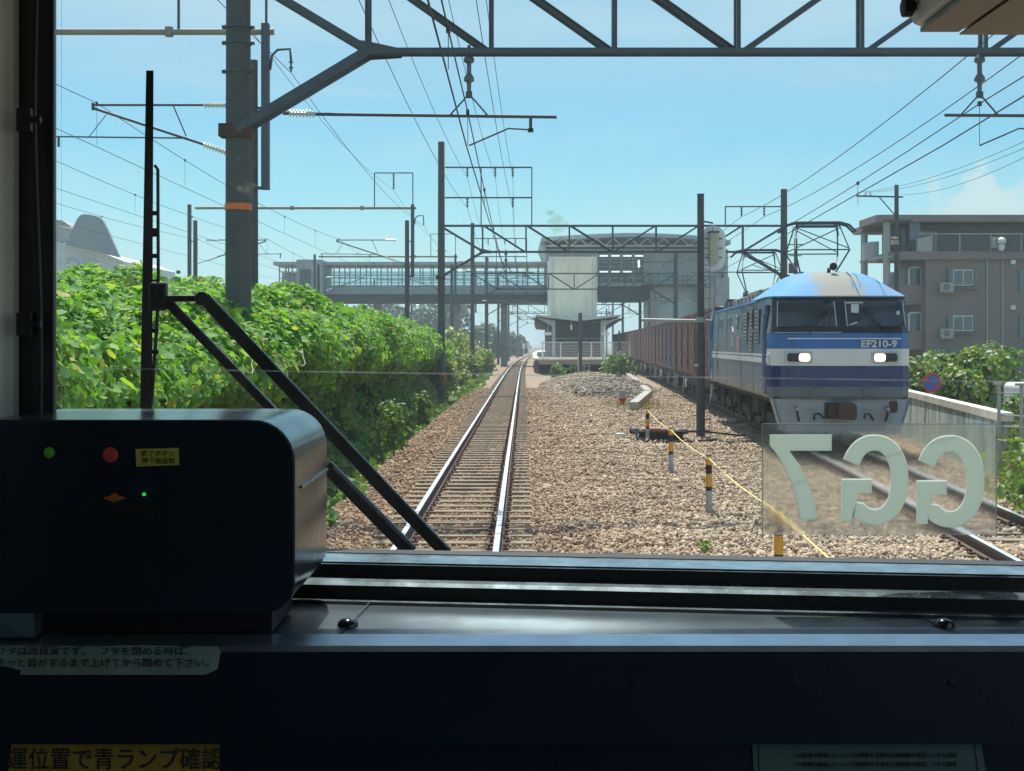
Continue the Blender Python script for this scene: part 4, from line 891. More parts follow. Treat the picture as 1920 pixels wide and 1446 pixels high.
def fl_(d, off, z): return [((d[y] if y in d else d[21]+(d[21]-d[66])*.6)+off, y, z) for y in [-8]+PY[:5]]
for lab, off, z in (('feeder wire on the left hand upper insulators', 1.29, 10.55), ('feeder wire on the middle upper insulators', 2.67, 10.55), ('feeder wire on the right hand upper insulators', 3.54, 10.55), ('feeder wire on the left hand lower insulators', 1.29, 9.05), ('feeder wire on the right hand lower insulators', 3.54, 9.05)):
    wire(lab, fl_(PLd, off, z), .5, .009, GW)
for lab, off in (('thick feeder wire rising to the right, inner of the pair', -2.1), ('thick feeder wire rising to the right, outer of the pair', -.98)):
    wire(lab, fl_(PRd, off, 8.6), .45, .013, GW)
yl = [-10, 35, 80, 124, 168, 212]; xo_ = lambda b: (lambda y: b + (y-35)*.012)
for b, nm in ((-10.9, 'nearest'), (-15.2, 'middle'), (-19.4, 'farthest')):
    wire('messenger wire of the %s of the left hand lines' % nm, sup(xo_(b), 8.6, yl), .4, .010, GW, drop=7.5)
    wire('contact wire of the %s of the left hand lines' % nm, sup(xo_(b), 7.45, yl), .02, .009, GW)
wire('wire from the gooseneck of the nearest pipe portal down to the next', [(-6.0, -10, 9.4)]+[(x+1.0, y, 9.4) for x, y in ((-6.8, 35), (-6.3, 80), (-5.6, 124), (-4.9, 168))], .5, .009, GW)
wire('wire hung in the square frames of the pipe portals', [(-7.8, -10, 11.5)]+[(x-.8, y, 11.55) for x, y in ((-6.8, 35), (-6.3, 80), (-5.6, 124), (-4.9, 168))], .6, .009, GW)
# ------------------------------------------------------------------ the blue electric locomotive (own frame: front centre at 0,0,0, +y runs back)
LY = 28.2; LANG = math.atan(.0622); LL = 15.2
M['l_roof'] = pmat('light_blue_roof_paint', (.11, .32, .60), .68, 0, var=.08, scale=1.5, spec=.2, coat=0, dirt=(.33, .31, .27), dirt_scale=.75, dirt_amt=.5)
M['l_blue'] = pmat('bright_blue_paint', (.02, .14, .46), .25, 0, var=.12, scale=2, dirt=(.03, .06, .13), dirt_scale=2.5, dirt_amt=.5, streak=True, coat=.3)
M['l_navy'] = pmat('navy_paint', (.010, .032, .16), .28, 0, var=.15, scale=2, dirt=(.05, .06, .09), dirt_scale=3, dirt_amt=.5, streak=True, coat=.3)
M['l_white'] = pmat('white_loco_paint', (.76, .77, .76), .35, 0, var=.05, scale=2, dirt=(.55, .52, .45), dirt_scale=2, dirt_amt=.4, streak=True)
M['l_side'] = pmat('sheen_grey_side_paint', (.10, .17, .27), .30, 0, var=.12, scale=1, dirt=(.20, .21, .22), dirt_scale=1.2, dirt_amt=.6, streak=True, coat=.2)  # greyer than the front blue: reflection on the side put into the colour
M['l_side_low'] = pmat('sheen_grey_low_side_paint', (.15, .18, .24), .35, 0, var=.12, scale=1, dirt=(.28, .26, .23), dirt_scale=1.2, dirt_amt=.6, streak=True)  # navy below, greyed the same way by painted-in reflection
M['l_sole'] = pmat('dusty_grey_sole', (.30, .29, .26), .6, 0, var=.15, scale=2, dirt=(.2, .17, .13), dirt_scale=2, streak=True)
M['l_strip'] = pmat('grey_front_strip', (.14, .16, .18), .5, 0, var=.15, dirt=(.08, .08, .08))
M['l_skirt'] = pmat('pale_grey_skirt', (.34, .39, .44), .45, 0, var=.12, scale=2, dirt=(.22, .21, .2), dirt_scale=1.8, dirt_amt=.6, streak=True)
M['l_glass'] = pmat('dark_cab_glass', (.02, .03, .038), .06, 0, var=.2, spec=.9)
M['l_black'] = pmat('black_window_band', (.012, .014, .017), .18, 0, var=.2, spec=.5)
M['l_roofgrey'] = pmat('dusty_roof_equipment', (.28, .26, .22), .75, 0, var=.2, dirt=(.12, .11, .1))
M['panto'] = pmat('pantograph_steel', (.06, .075, .09), .5, .3, var=.2)
M['tyre_steel'] = pmat('dark_wheel_steel', (.05, .045, .04), .55, .4, var=.3)
t = M['l_roof'].node_tree; b_ = t.nodes['Principled BSDF']; tcn = t.nodes.new('ShaderNodeTexCoord'); sx3 = t.nodes.new('ShaderNodeSeparateXYZ'); t.links.new(tcn.outputs['Object'], sx3.inputs[0])
nz_ = nn(t, 'ShaderNodeTexNoise', i_Scale=1.6, i_Detail=6.0); t.links.new(tcn.outputs['Object'], nz_.inputs['Vector'])   # exhaust and brake dust settled along the middle of the roof
ax_ = math_n(t, 'ADD', math_n(t, 'ABSOLUTE', sx3.outputs[0]), math_n(t, 'MULTIPLY', math_n(t, 'SUBTRACT', nz_.outputs['Fac'], .5), .9))
old = b_.inputs['Base Color'].links[0].from_socket; t.links.new(mix_n(t, ramp_n(t, ax_, [(.30, .92), (.62, 0.0)]), old, (.30, .275, .225)), b_.inputs['Base Color'])
loc = thing('locomotive', 'blue electric freight locomotive with a white band and lit headlights', 'locomotive', (float(X2(LY))+.02, LY, 0), rotz=-LANG)
def ring(z, w_, f): return [(-w_, LL-.1, z), (-w_, f+.62, z), (-w_+.06, f+.22, z), (-w_+.22, f+.07, z), (-w_*.5, f+.015, z), (0, f, z), (w_*.5, f+.015, z), (w_-.22, f+.07, z), (w_-.06, f+.22, z), (w_, f+.62, z), (w_, LL-.1, z)]
def loft(name, levels, fm, sm, par, bevel=0):
    mb = MB(); rs = [ring(*l) for l in levels]; n = len(rs[0])
    for (ra, rb) in zip(rs, rs[1:]):
        for i in range(n):
            j = (i+1) % n; mb.add([ra[i], ra[j], rb[j], rb[i]], [(0, 1, 2, 3)], 1 if i in (0, n-2, n-1) else 0)
    mb.add(rs[0], [tuple(reversed(range(n)))], 1); mb.add(rs[-1], [tuple(range(n))], 1)
    import bmesh
    o = mb.build(name, [fm, sm], par); bm = bmesh.new(); bm.from_mesh(o.data); bmesh.ops.remove_doubles(bm, verts=bm.verts, dist=.0005); bmesh.ops.recalc_face_normals(bm, faces=bm.faces); bm.to_mesh(o.data); bm.free()
    return o
HW = 1.50
loft('grey_sole_band', [(1.10, HW-.05, .03), (1.16, HW-.01, .0), (1.36, HW, 0)], M['l_strip'], M['l_sole'], loc)
loft('navy_band', [(1.36, HW, 0), (1.81, HW, 0)], M['l_navy'], M['l_side_low'], loc)
loft('white_band', [(1.81, HW+.003, -.004), (2.17, HW+.003, -.004)], M['l_white'], M['l_side'], loc)
loft('blue_band', [(2.17, HW, 0), (2.50, HW, .03)], M['l_blue'], M['l_side'], loc)
wb = loft('cab_front', [(2.50, HW-.004, .034), (3.27, HW-.035, .27)], M['l_black'], M['l_side'], loc)
rf = MB()
def rring(z, w_, f): return [(-w_, 3.4, z), (-w_, f+.55, z), (-w_*.93, f+.18, z), (-w_*.75, f+.05, z), (-w_*.4, f+.0, z), (0, f, z), (w_*.4, f, z), (w_*.75, f+.05, z), (w_*.93, f+.18, z), (w_, f+.55, z), (w_, 3.4, z)]
lv = [(3.27, HW+.01, .22), (3.30, HW+.01, .22), (3.44, 1.30, .42), (3.60, 1.08, .66), (3.75, .90, .98), (3.84, .74, 1.32), (3.885, .40, 1.7), (3.89, .05, 2.0)]
rs = [rring(*l) for l in lv]; rf.v = [p for r_ in rs for p in r_]; n_ = 11
for i in range(len(rs)-1):
    for j in range(n_-1): rf.f.append((i*n_+j, i*n_+j+1, (i+1)*n_+j+1, (i+1)*n_+j)); rf.m.append(0)
rf.f.append(tuple(i*n_ for i in range(len(rs))) + tuple(i*n_+n_-1 for i in reversed(range(len(rs))))); rf.m.append(0)
rf.build('cab_roof', M['l_roof'], loc, smooth=True)
mb = MB(); mb.tube([(.30, .30, 3.31), (.33, .60, 3.575), (.36, .98, 3.765), (.36, 1.4, 3.86)], .018, 6); mb.tube([(.44, .30, 3.31), (.50, .60, 3.575), (.50, .98, 3.76), (.48, 1.4, 3.855)], .012, 6); mb.build('roof_rib', M['l_roof'], loc)
mb = MB(); mb.tube([(-.02, 1.5, 3.84), (-.02, 1.45, 3.96)], .04, 8); mb.lathe([(.035, 0), (.05, -.05), (.09, -.16), (.085, -.17)], (.03, 1.35, 3.98), 10, axis='y'); mb.build('horn', M['black'], loc)
def frel(z): return .034+(z-2.5)/.77*.236              # front plane of the windscreen
def fq(pts, m, nm, par, off=.012):
    mb = MB(); mb.add([(x, frel(z)-off + max(0, abs(x)-1.2)*.22, z) for x, z in pts]+[(x, frel(z)+.03+max(0, abs(x)-1.2)*.22, z) for x, z in pts], [(0,1,2,3),(7,6,5,4),(0,4,5,1),(1,5,6,2),(2,6,7,3),(3,7,4,0)]); return mb.build(nm, m, par)
gw1 = fq([(-1.34, 2.64), (-.10, 2.64), (-.13, 3.19), (-1.31, 3.19)], M['l_glass'], 'cab_window', wb)
gw2 = fq([(.12, 2.64), (1.34, 2.64), (1.31, 3.19), (.10, 3.19)], M['l_glass'], 'cab_window', wb)
M['l_frame'] = pmat('silver_window_trim', (.45, .5, .53), .35, .6, var=.1)
mb = MB()
for a, b in (((-1.345, 2.64), (-1.315, 3.19)), ((-.10, 2.64), (-.13, 3.19)), ((.12, 2.64), (.10, 3.19)), ((1.345, 2.64), (1.315, 3.19)), ((-1.43, 2.515), (-.0, 2.515))):
    yo = lambda x: max(0, abs(x)-1.2)*.22
    mb.bar((a[0], frel(a[1])-.016+yo(a[0]), a[1]), (b[0], frel(b[1])-.016+yo(b[0]), b[1]), .022, .012)
mb.build('window_trim', M['l_frame'], wb)
mb = MB(); z = 3.10; mb.cbox((.30, frel(z)-.020, 3.15), (.36, .012, .03)); mb.rbox(.22, .38, 2.93, 3.12, frel(3.0)-.028, frel(3.0)-.014, .02); mb.cbox((1.20, frel(2.95)-.02, 2.93), (.06, .01, .08)); mb.prism([(.12, 2.66), (.32, 2.75), (.34, 2.72), (.15, 2.655)], 'y', frel(2.7)-.02, frel(2.7)-.013)
mb.build('cab_fitting', pmat('pale_cab_fitting', (.55, .66, .62), .5), wb)
mb = MB()
for a, b in (((-.68, 2.47), (-.40, 2.86)), ((1.02, 2.47), (.72, 2.76))): mb.tube([(a[0], frel(a[1])-.03, a[1]), ((a[0]*.3+b[0]*.7), frel(b[1])-.03, a[1]*.3+b[1]*.7)], .012, 6); c = ((a[0]+b[0])/2, (a[1]+b[1])/2); d = (b[0]-a[0], b[1]-a[1]); mb.bar((c[0]-d[0]*.05, frel(c[1])-.04, c[1]-.0), (b[0]+d[0]*.35, frel(b[1]+.1)-.04, b[1]+d[1]*.35), .02, .015)
mb.build('wiper', M['black'], wb)
for s in (-1, 1):
    cx = .90*s
    mb = MB(); outer = rrect(cx-.285, cx+.285, 1.86, 2.11, .04); mb.prism(outer, 'y', -.014+.006, .05); bz = mb.build('headlight', M['l_frame'], loc)
    mb = MB(); mb.prism(rrect(cx-.25, cx+.25, 1.895, 2.075, .05), 'y', -.022+.006, .03); mb.build('lens', M['l_black'], bz)
    li = cx - s*.115
    mb = MB(); mb.prism(rrect(li-.12, li+.12, 1.90, 2.07, .055), 'y', -.029+.006, .02); mb.build('lit_lamp', emat('warm_headlamp', (1.0, .78, .52), 1.15), bz)
mb = MB(); mb.tube([(-1.15, -.06, 2.385), (1.22, -.06, 2.385)], .014, 6)
for x in (-1.1, -.4, .4, 1.15): mb.tube([(x, -.06, 2.385), (x, .04, 2.37)], .01, 5)
mb.build('handrail', M['white'], loc)
text_obj('number_lettering', 'EF210-9', .205, M['white'], loc, Matrix.Translation((.77, -.002, 2.268)) @ FACE, .004, .0045, 1.12)
# skirt and coupler
mb = MB(); sk_ = [(-1.44, 1.10), (1.44, 1.10), (1.40, .9), (1.24, .42), (1.14, .34), (-1.14, .34), (-1.24, .42), (-1.40, .9)]
mb.prism(sk_, 'y', .10, .16)
for s in (-1, 1): mb.add([(s*1.44, .10, 1.10), (s*1.44, .6, 1.10), (s*1.24, .6, .42), (s*1.24, .10, .42), (s*1.40, .10, 1.10), (s*1.40, .6, 1.10), (s*1.20, .6, .42), (s*1.20, .10, .42)], [(0,1,2,3),(7,6,5,4),(0,4,5,1),(1,5,6,2),(2,6,7,3),(3,7,4,0)])
skt = mb.build('skirt', M['l_skirt'], loc)
mb = MB(); mb.cbox((-.12, .06, .86), (.46, .1, .34)); mb.build('coupler_pocket', M['black'], loc)
mb = MB(); mb.prism([(-.12, .70), (.20, .68), (.24, .74), (.24, .98), (.18, 1.04), (-.10, 1.03), (-.14, .95)], 'y', -.38, .06); mb.prism([(-.30, .74), (-.14, .72), (-.14, .98), (-.26, 1.0)], 'y', -.20, .04); mb.build('coupler', M['rust'], loc, bevel=.015)
mb = MB(); mb.bar((-.75, .06, 1.31), (.85, .06, 1.31), .10, .05); mb.tube([(-.35, .05, 1.16), (-.2, .02, 1.10), (.05, .0, 1.085), (.3, .02, 1.10), (.42, .05, 1.16)], .012, 6); mb.cbox((-.55, .02, 1.26), (.2, .1, .14)); mb.cbox((.55, .02, 1.26), (.2, .1, .14)); mb.build('front_step', M['l_strip'], loc)
mb = MB()
for s in (-1, 1):
    mb.tube([(s*.95, .08, .92), (s*.95, -.02, .88), (s*.93, -.04, .74), (s*.90, .0, .64)], .028, 8)
    mb.tube([(s*.62+.05, .08, .66), (s*.58, -.02, .78), (s*.48, -.04, .80), (s*.42+.04, .0, .70)], .022, 7)
mb.build('air_hose', M['black'], loc, smooth=True)
mb = MB()
for s in (-1, 1):
    mb.tube([(s*.95, -.03, .90), (s*.95, -.09, .885)], .035, 8); mb.tube([(s*.78, .07, .90), (s*.56, .07, .90)], .010, 5)
mb.tube([(-1.0, .09, 1.12), (-1.0, .08, .98)], .01, 5); mb.build('hose_cock', M['galv_light'], loc)
mb = MB(); mb.prism(rrect(1.0, 1.18, .82, 1.07, .05), 'y', .09, .13); mb.build('step_hole', M['rust'], skt)
# side: doors, louvres, windows, stripes (left side is the one in view)
xs = -HW
for dy0 in (.70, LL-1.25):
    mb = MB(); mb.box((xs-.018, dy0, 1.18), (xs+.05, dy0+.62, 3.12)); dr = mb.build('side_door', M['l_navy'] if dy0 < 5 else M['l_blue'], loc, bevel=.008)
    mb = MB(); mb.tube([(xs-.06, dy0-.10, 1.5), (xs-.06, dy0-.10, 2.9)], .014, 6); mb.tube([(xs-.06, dy0-.1, 1.5), (xs, dy0-.1, 1.5)], .01, 5); mb.tube([(xs-.06, dy0-.1, 2.9), (xs, dy0-.1, 2.9)], .01, 5); mb.build('handrail', M['l_blue'], dr)
    mb = MB(); mb.box((xs-.024, dy0+.12, 2.4), (xs-.017, dy0+.5, 2.95)); mb.build('door_window', M['l_glass'], dr)
mb = MB(); mb.box((xs-.010, .35, 1.86), (xs+.02, LL-.3, 1.975)); mb.box((xs-.010, .35, 2.005), (xs+.02, LL-.3, 2.05)); mb.build('side_stripe', M['l_white'], loc)
def louvre(y0, y1, z0, z1):
    mb = MB(); mb.box((xs-.008, y0, z0), (xs+.03, y1, z1)); lo_ = mb.build('louvre', M['l_black'], loc)
    sl = MB(); n = max(4, int((z1-z0)/.085))
    for i in range(n):
        z = z0+(i+.5)*(z1-z0)/n; sl.add([(xs-.012, y0+.03, z-.03), (xs-.012, y1-.03, z-.03), (xs-.03, y1-.03, z+.0), (xs-.03, y0+.03, z+.0), (xs-.008, y0+.03, z+.012), (xs-.008, y1-.03, z+.012)], [(0,1,2,3),(3,2,5,4)])
    sl.build('slat', M['l_side'], lo_, fix=False)
louvre(1.85, 2.75, 2.28, 3.06); louvre(3.15, 3.75, 2.62, 3.08); louvre(3.15, 3.75, 2.08, 2.54); louvre(4.2, 5.1, 2.28, 3.06); louvre(LL-3.2, LL-2.4, 1.55, 2.3)
for y_ in (6.4, 8.4, 10.8):
    mb = MB(); mb.prism([(y_, 2.62), (y_+.42, 2.62), (y_+.42, 3.02), (y_, 3.02)], 'x', xs-.02, xs+.02); wn = mb.build('side_window', M['l_frame'], loc, bevel=.01)
    mb = MB(); mb.prism([(y_+.05, 2.66), (y_+.37, 2.66), (y_+.37, 2.98), (y_+.05, 2.98)], 'x', xs-.025, xs-.015); mb.build('pane', M['l_glass'], wn)
M['pinkmark'] = pmat('faded_pink_marking', (.40, .26, .28), .5, 0, var=.3, scale=3)
mb = MB(); mb.prism([(5.9, 2.08), (6.9, 2.08), (6.6, 2.5), (6.0, 2.42)], 'x', xs-.009, xs+.01); mb.prism([(7.5, 2.2), (8.3, 2.2), (8.0, 2.75), (7.7, 2.6)], 'x', xs-.009, xs+.01); mb.build('side_emblem', M['pinkmark'], loc)
mb = MB()
for y_ in (3.0, 5.5, 9.4, 12.0): mb.box((xs-.004, y_, 1.18), (xs+.01, y_+.02, 3.2))
mb.build('side_seam', M['l_navy'], loc)
mb = MB(); mb.box((-HW-.02, 2.4, 3.235), (-HW+.30, LL-.1, 3.285)); mb.box((HW-.30, 2.4, 3.235), (HW+.02, LL-.1, 3.285)); mb.add([(-HW+.28, 2.6, 3.285), (-HW+.28, LL-.1, 3.285), (-HW-.01, LL-.1, 3.29), (-HW-.01, 2.6, 3.29)], [(0, 1, 2, 3)]); mb.build('cant_rail', M['l_roof'], loc)
mb = MB(); mb.box((-1.15, 3.3, 3.28), (1.15, 4.0, 3.60)); mb.box((-1.05, 5.6, 3.28), (1.05, 8.2, 3.66)); mb.box((-1.0, 8.5, 3.28), (1.0, 10.6, 3.62)); mb.box((-1.05, 10.9, 3.28), (1.05, 12.0, 3.60)); mb.box((-1.2, 3.4, 3.275), (1.2, LL-.6, 3.32))
for y_ in np.arange(3.5, 13.5, .9): mb.cbox((-1.13, y_, 3.42), (.05, .05, .26)); mb.cbox((1.13, y_, 3.42), (.05, .05, .26))
re_ = mb.build('roof_equipment', M['l_roofgrey'], loc, bevel=.03)
mb = MB(); mb.prism([(LL-2.6, 3.29), (LL-.7, 3.29), (LL-1.0, 3.40), (LL-1.6, 3.55), (LL-2.4, 3.66)], 'x', -1.15, 1.15); mb.tube([(-.5, 4.1, 3.78), (-.5, 12.6, 3.78)], .025, 6)
for y_ in (4.4, 8.35, 10.7, 12.3): mb.tube([(-.5, y_, 3.3), (-.5, y_, 3.78)], .05, 8)
mb.build('roof_gear', M['asphalt_dk'], loc)
def pantograph(yc, zt_=5.27):
    mb = MB(); zb_, zm = 3.92, zt_-.68; fb = MB()
    for sx in (-1, 1):
        for sy in (-1, 1): fb.tube([(sx*.42, yc+sy*.35, 3.32), (sx*.42, yc+sy*.35, 3.88)], .05, 8)
        fb.bar((sx*.42, yc-.55, zb_), (sx*.42, yc+.55, zb_), .05, .05)
        for sy in (-1, 1):
            mb.tube([(sx*.40, yc+sy*.10, zb_), (sx*.62, yc+sy*.75, zm)], .020, 6); mb.tube([(sx*.62, yc+sy*.75, zm), (sx*.50, yc+sy*.16, zt_-.08)], .017, 6)
    for sy in (-1, 1):
        mb.tube([(-.62, yc+sy*.75, zm), (.62, yc+sy*.75, zm)], .017, 6); mb.tube([(-.60, yc+sy*.72, zm+.04), (.52, yc+sy*.2, zt_-.12)], .013, 5); mb.tube([(.60, yc+sy*.72, zm+.04), (-.52, yc+sy*.2, zt_-.12)], .013, 5)
        mb.tube([(-.5, yc+sy*.16, zt_-.08), (.5, yc+sy*.16, zt_-.08)], .02, 6)
    po = mb.build('pantograph', M['panto'], loc); fb.build('base_frame', M['panto'], po)
    hd = MB()
    for sy in (-1, 1): hd.tube([(-.88, yc+sy*.16, zt_-.22), (-.72, yc+sy*.16, zt_-.06), (-.52, yc+sy*.16, zt_), (.52, yc+sy*.16, zt_), (.72, yc+sy*.16, zt_-.06), (.88, yc+sy*.16, zt_-.22)], .03, 6)
    for x in (-.45, .45): hd.bar((x, yc-.16, zt_-.03), (x, yc+.16, zt_-.03), .04, .03); hd.tube([(x, yc, zt_-.05), (x*1.1, yc, zt_-.3)], .025, 6)
    hd.build('contact_head', M['panto'], po)
pantograph(3.2, 5.12); pantograph(LL-.9)
mb = MB(); mb.box((-1.25, .5, .95), (1.25, LL-.3, 1.12)); mb.box((-1.15, 5.0, .55), (1.15, 6.2, 1.0)); mb.box((-1.15, 10.4, .55), (1.15, 10.9, 1.0)); mb.build('underframe', M['asphalt_dk'], loc)
for yc in (2.7, LL/2+.4, LL-2.5):
    mb = MB()
    for s in (-1, 1):
        mb.prism([(yc-1.7, .62), (yc-1.5, .80), (yc-.5, .66), (yc+.5, .66), (yc+1.5, .80), (yc+1.7, .62), (yc+1.6, .48), (yc+.5, .40), (yc-.5, .40), (yc-1.6, .48)], 'x', s*1.06-.06, s*1.06+.06)
        for o_ in (-1.15, 1.15): mb.cbox((s*1.13, yc+o_, .56), (.10, .34, .30)); mb.tube([(s*1.15, yc+o_-.3, .62), (s*1.15, yc+o_-.3, 1.0)], .07, 8); mb.tube([(s*1.15, yc+o_+.3, .62), (s*1.15, yc+o_+.3, 1.0)], .07, 8); mb.cbox((s*1.02, yc+o_+.62, .45), (.06, .10, .5))
        mb.tube([(s*1.2, yc-.9, .3), (s*1.2, yc+.9, .3)], .03, 6)
    mb.box((-1.0, yc-.5, .35), (1.0, yc+.5, .75)); bo = mb.build('bogie', M['asphalt_dk'], loc)
    for o_ in (-1.15, 1.15):
        mb = MB()
        for s in (-1, 1): mb.lathe([(.50, -.06), (.56, -.06), (.56, .04), (.585, .05), (.585, .07), (.50, .07), (.46, 0), (.12, 0), (.12, .03)], (s*.566, yc+o_, .56), 24, axis='x')
        mb.tube([(-.55, yc+o_, .56), (.55, yc+o_, .56)], .08, 8); mb.build('wheelset', M['tyre_steel'], bo, smooth=True)

# ------------------------------------------------------------------ wagons and containers
M['maroon'] = pmat('maroon_container_paint', (.16, .026, .03), .55, 0, var=.2, scale=1.2, dirt=(.10, .06, .05), dirt_scale=1.5, dirt_amt=.6, streak=True)
M['cblue'] = pmat('blue_container_paint', (.025, .06, .20), .5, 0, var=.2, scale=1.2, dirt=(.08, .08, .1), streak=True)
M['bar_pale'] = pmat('worn_door_bar', (.48, .40, .39), .5, .2, var=.25, scale=5, dirt=(.16, .06, .05), dirt_scale=3, dirt_amt=.8)
M['marking'] = pmat('white_container_marking', (.66, .62, .60), .6, 0, var=.2, scale=6)
def make_container(m, lab):
    r = thing('freight_container', lab, 'container', (0, 0, 0), group='freight containers on the wagons', local=True)
    w_, L_, h = 1.225, 1.85, 2.5; mb = MB(); mb.box((-w_+.03, -L_+.03, .02), (w_-.03, L_-.03, h-.05))
    for k in range(15):
        y_ = -L_+.14+k*(2*L_-.28)/14
        for s in (-1, 1): mb.cbox((s*(w_-.02), y_, h/2), (.035, .10, h-.2))
    for x in np.linspace(-w_+.12, w_-.12, 9): mb.cbox((x, -L_+.02, h/2), (.10, .03, h-.2))
    mb.build('body', m, r)
    fr_ = MB()
    for s in (-1, 1):
        for t_ in (-1, 1): fr_.cbox((s*(w_-.04), t_*(L_-.04), h/2), (.09, .09, h))
        fr_.cbox((s*(w_-.04), 0, h-.05), (.09, 2*L_, .10)); fr_.cbox((s*(w_-.04), 0, .08), (.09, 2*L_, .16))
    for t_ in (-1, 1): fr_.cbox((0, t_*(L_-.04), h-.05), (2*w_, .09, .10)); fr_.cbox((0, t_*(L_-.04), .08), (2*w_, .09, .16))
    fr_.build('frame', m, r)
    d = MB()
    for y_ in (-1.0, -.32, .25, .95): d.tube([(-w_-.025, y_, .15), (-w_-.025, y_, h-.15)], .026, 6); d.cbox((-w_-.02, y_, .35), (.05, .12, .07)); d.cbox((-w_-.02, y_, h-.35), (.05, .12, .07)); d.cbox((-w_-.02, y_+.1, 1.1), (.05, .22, .05))
    d.build('door_bar', M['bar_pale'], r)
    k = MB()
    for y_ in (-.62, .5):
        for z in np.arange(1.35, 2.2, .15): k.cbox((-w_-.003, y_+random.uniform(-.02, .02), z), (.012, random.uniform(.1, .22), random.uniform(.05, .1)))
    k.build('marking', M['marking'], r)
    return r
def make_wagon(lab):
    r = thing('flat_wagon', lab, 'wagon', (0, 0, 0), group='flat wagons behind the locomotive', local=True)
    mb = MB(); mb.box((-1.2, -9.6, .92), (1.2, 9.6, 1.02))
    for s in (-1, 1): mb.prism([(-9.6, 1.0), (9.6, 1.0), (9.6, .80), (6.2, .78), (4.8, .62), (-4.8, .62), (-6.2, .78), (-9.6, .80)], 'x', s*1.12-.05, s*1.12+.05)
    for y_ in np.arange(-9, 9.1, 1.5): mb.cbox((0, y_, .86), (2.3, .12, .14))
    mb.build('frame', M['asphalt_dk'], r)
    for yc in (-7.0, 7.0):
        b_ = MB()
        for s in (-1, 1): b_.prism([(yc-1.3, .52), (yc-.6, .58), (yc, .70), (yc+.6, .58), (yc+1.3, .52), (yc+1.2, .34), (yc, .28), (yc-1.2, .34)], 'x', s*.95-.06, s*.95+.06)
        bo = b_.build('bogie', M['asphalt_dk'], r)
        w_ = MB()
        for o_ in (-.9, .9):
            for s in (-1, 1): w_.lathe([(.36, -.05), (.41, -.05), (.41, .05), (.43, .06), (.36, .06), (.1, 0)], (s*.566, yc+o_, .41), 18, axis='x')
        w_.build('wheels', M['tyre_steel'], bo, smooth=True)
    st_ = MB()
    for yc in (-9.1, -4.2, 4.4, 9.0): st_.tube([(-1.24, yc, .92), (-1.27, yc, .55), (-1.27, yc+.45, .42), (-1.27, yc+.5, .20)], .03, 6); st_.tube([(-1.24, yc+.5, .92), (-1.27, yc+.5, .2)], .015, 5)
    st_.build('step', M['galv_light'], r)
    h_ = MB(); h_.lathe([(.17, 0), (.19, .02), (.17, .04)], (-1.28, 3.2, .62), 14, axis='x'); h_.build('brake_wheel', M['white'], r, smooth=True)
    return r
ordw = ['first', 'second', 'third', 'fourth', 'fifth', 'sixth', 'seventh', 'eighth', 'ninth', 'tenth', 'eleventh', 'twelfth', 'thirteenth', 'fourteenth', 'fifteenth', 'sixteenth', 'seventeenth', 'eighteenth', 'nineteenth', 'twentieth', 'twenty-first', 'twenty-second', 'twenty-third', 'twenty-fourth', 'twenty-fifth', 'twenty-sixth', 'twenty-seventh', 'twenty-eighth', 'twenty-ninth', 'thirtieth']
cm = make_container(M['maroon'], 'maroon freight container, first behind the blue locomotive'); cbx = make_container(M['cblue'], 'only dark blue container of the freight train'); wg = make_wagon('flat wagon coupled right behind the blue locomotive')
def along(y0, dist):                                       # a point dist metres farther down the second track
    y_ = y0
    while dist > 0:
        s_ = min(.5, dist); d = float(X2(y_+.5)-X2(y_-.5)); y_ += s_/math.hypot(1, d); dist -= s_
    return y_
yw = LY+LL+.7; kc = 0; used = set()
for i in range(6):
    ya, yb = along(yw, 1.6), along(yw, 18.2); yc = along(yw, 9.9); ang = math.atan2(float(X2(yb)-X2(ya)), yb-ya)
    c = Vector(((float(X2(ya))+float(X2(yb)))/2, (ya+yb)/2, 0))
    lab = 'flat wagon, %s behind the locomotive, under maroon containers' % ordw[i] if i else 'flat wagon coupled right behind the blue locomotive'
    if i == 0: wg.location = c; wg.rotation_euler = (0, 0, -ang); wg['label'] = lab
    else: dup(wg, c, lab, -ang)
    for j in range(5):
        off = (j-2)*3.86; p_ = c + Vector((math.sin(ang)*off, math.cos(ang)*off, 1.02)); isb = (kc == 6)
        src = cbx if isb else cm; lab = 'only dark blue container of the freight train' if isb else 'maroon freight container, %s behind the blue locomotive' % ordw[kc]
        if src.name not in used: used.add(src.name); src.location = p_; src.rotation_euler = (0, 0, -ang); src['label'] = lab
        else: dup(src, p_, lab, -ang)
        kc += 1
    yw = along(yw, 19.9)

# ------------------------------------------------------------------ platform, canopy, tower, station building
py_ = np.concatenate([np.arange(118, 180, 4.), np.arange(180, 300, 10.)]); PLz = 1.07
lx = X1(py_)+1.72; rx = X2(py_)-1.80
plat = thing('station_platform', 'pale island platform with dark hollow front and white edge', 'platform', (6, 118, -.6))
def slab(z0, z1, ins, y_off=0):
    mb = MB(); n = len(py_); L_ = [(lx[i]+ins, py_[i]+(y_off if i == 0 else 0), 0) for i in range(n)]; R_ = [(rx[i]-ins, py_[i]+(y_off if i == 0 else 0), 0) for i in range(n)]
    if ins == 0: L_ = [(lx[0]+1.0, 118, 0), (lx[0]+.3, 118.6, 0), (lx[0]+.02, 119.8, 0)] + L_[1:]
    pl_ = L_+R_[::-1]; mb.prism([(x, y_) for x, y_, _ in pl_], 'z', z0, z1); return mb
slab(PLz-.16, PLz, 0).build('platform_slab', M['conc_pale'], plat)
slab(PLz-.55, PLz-.165, .55, .5).build('platform_beam', M['conc'], plat)
mb = MB()
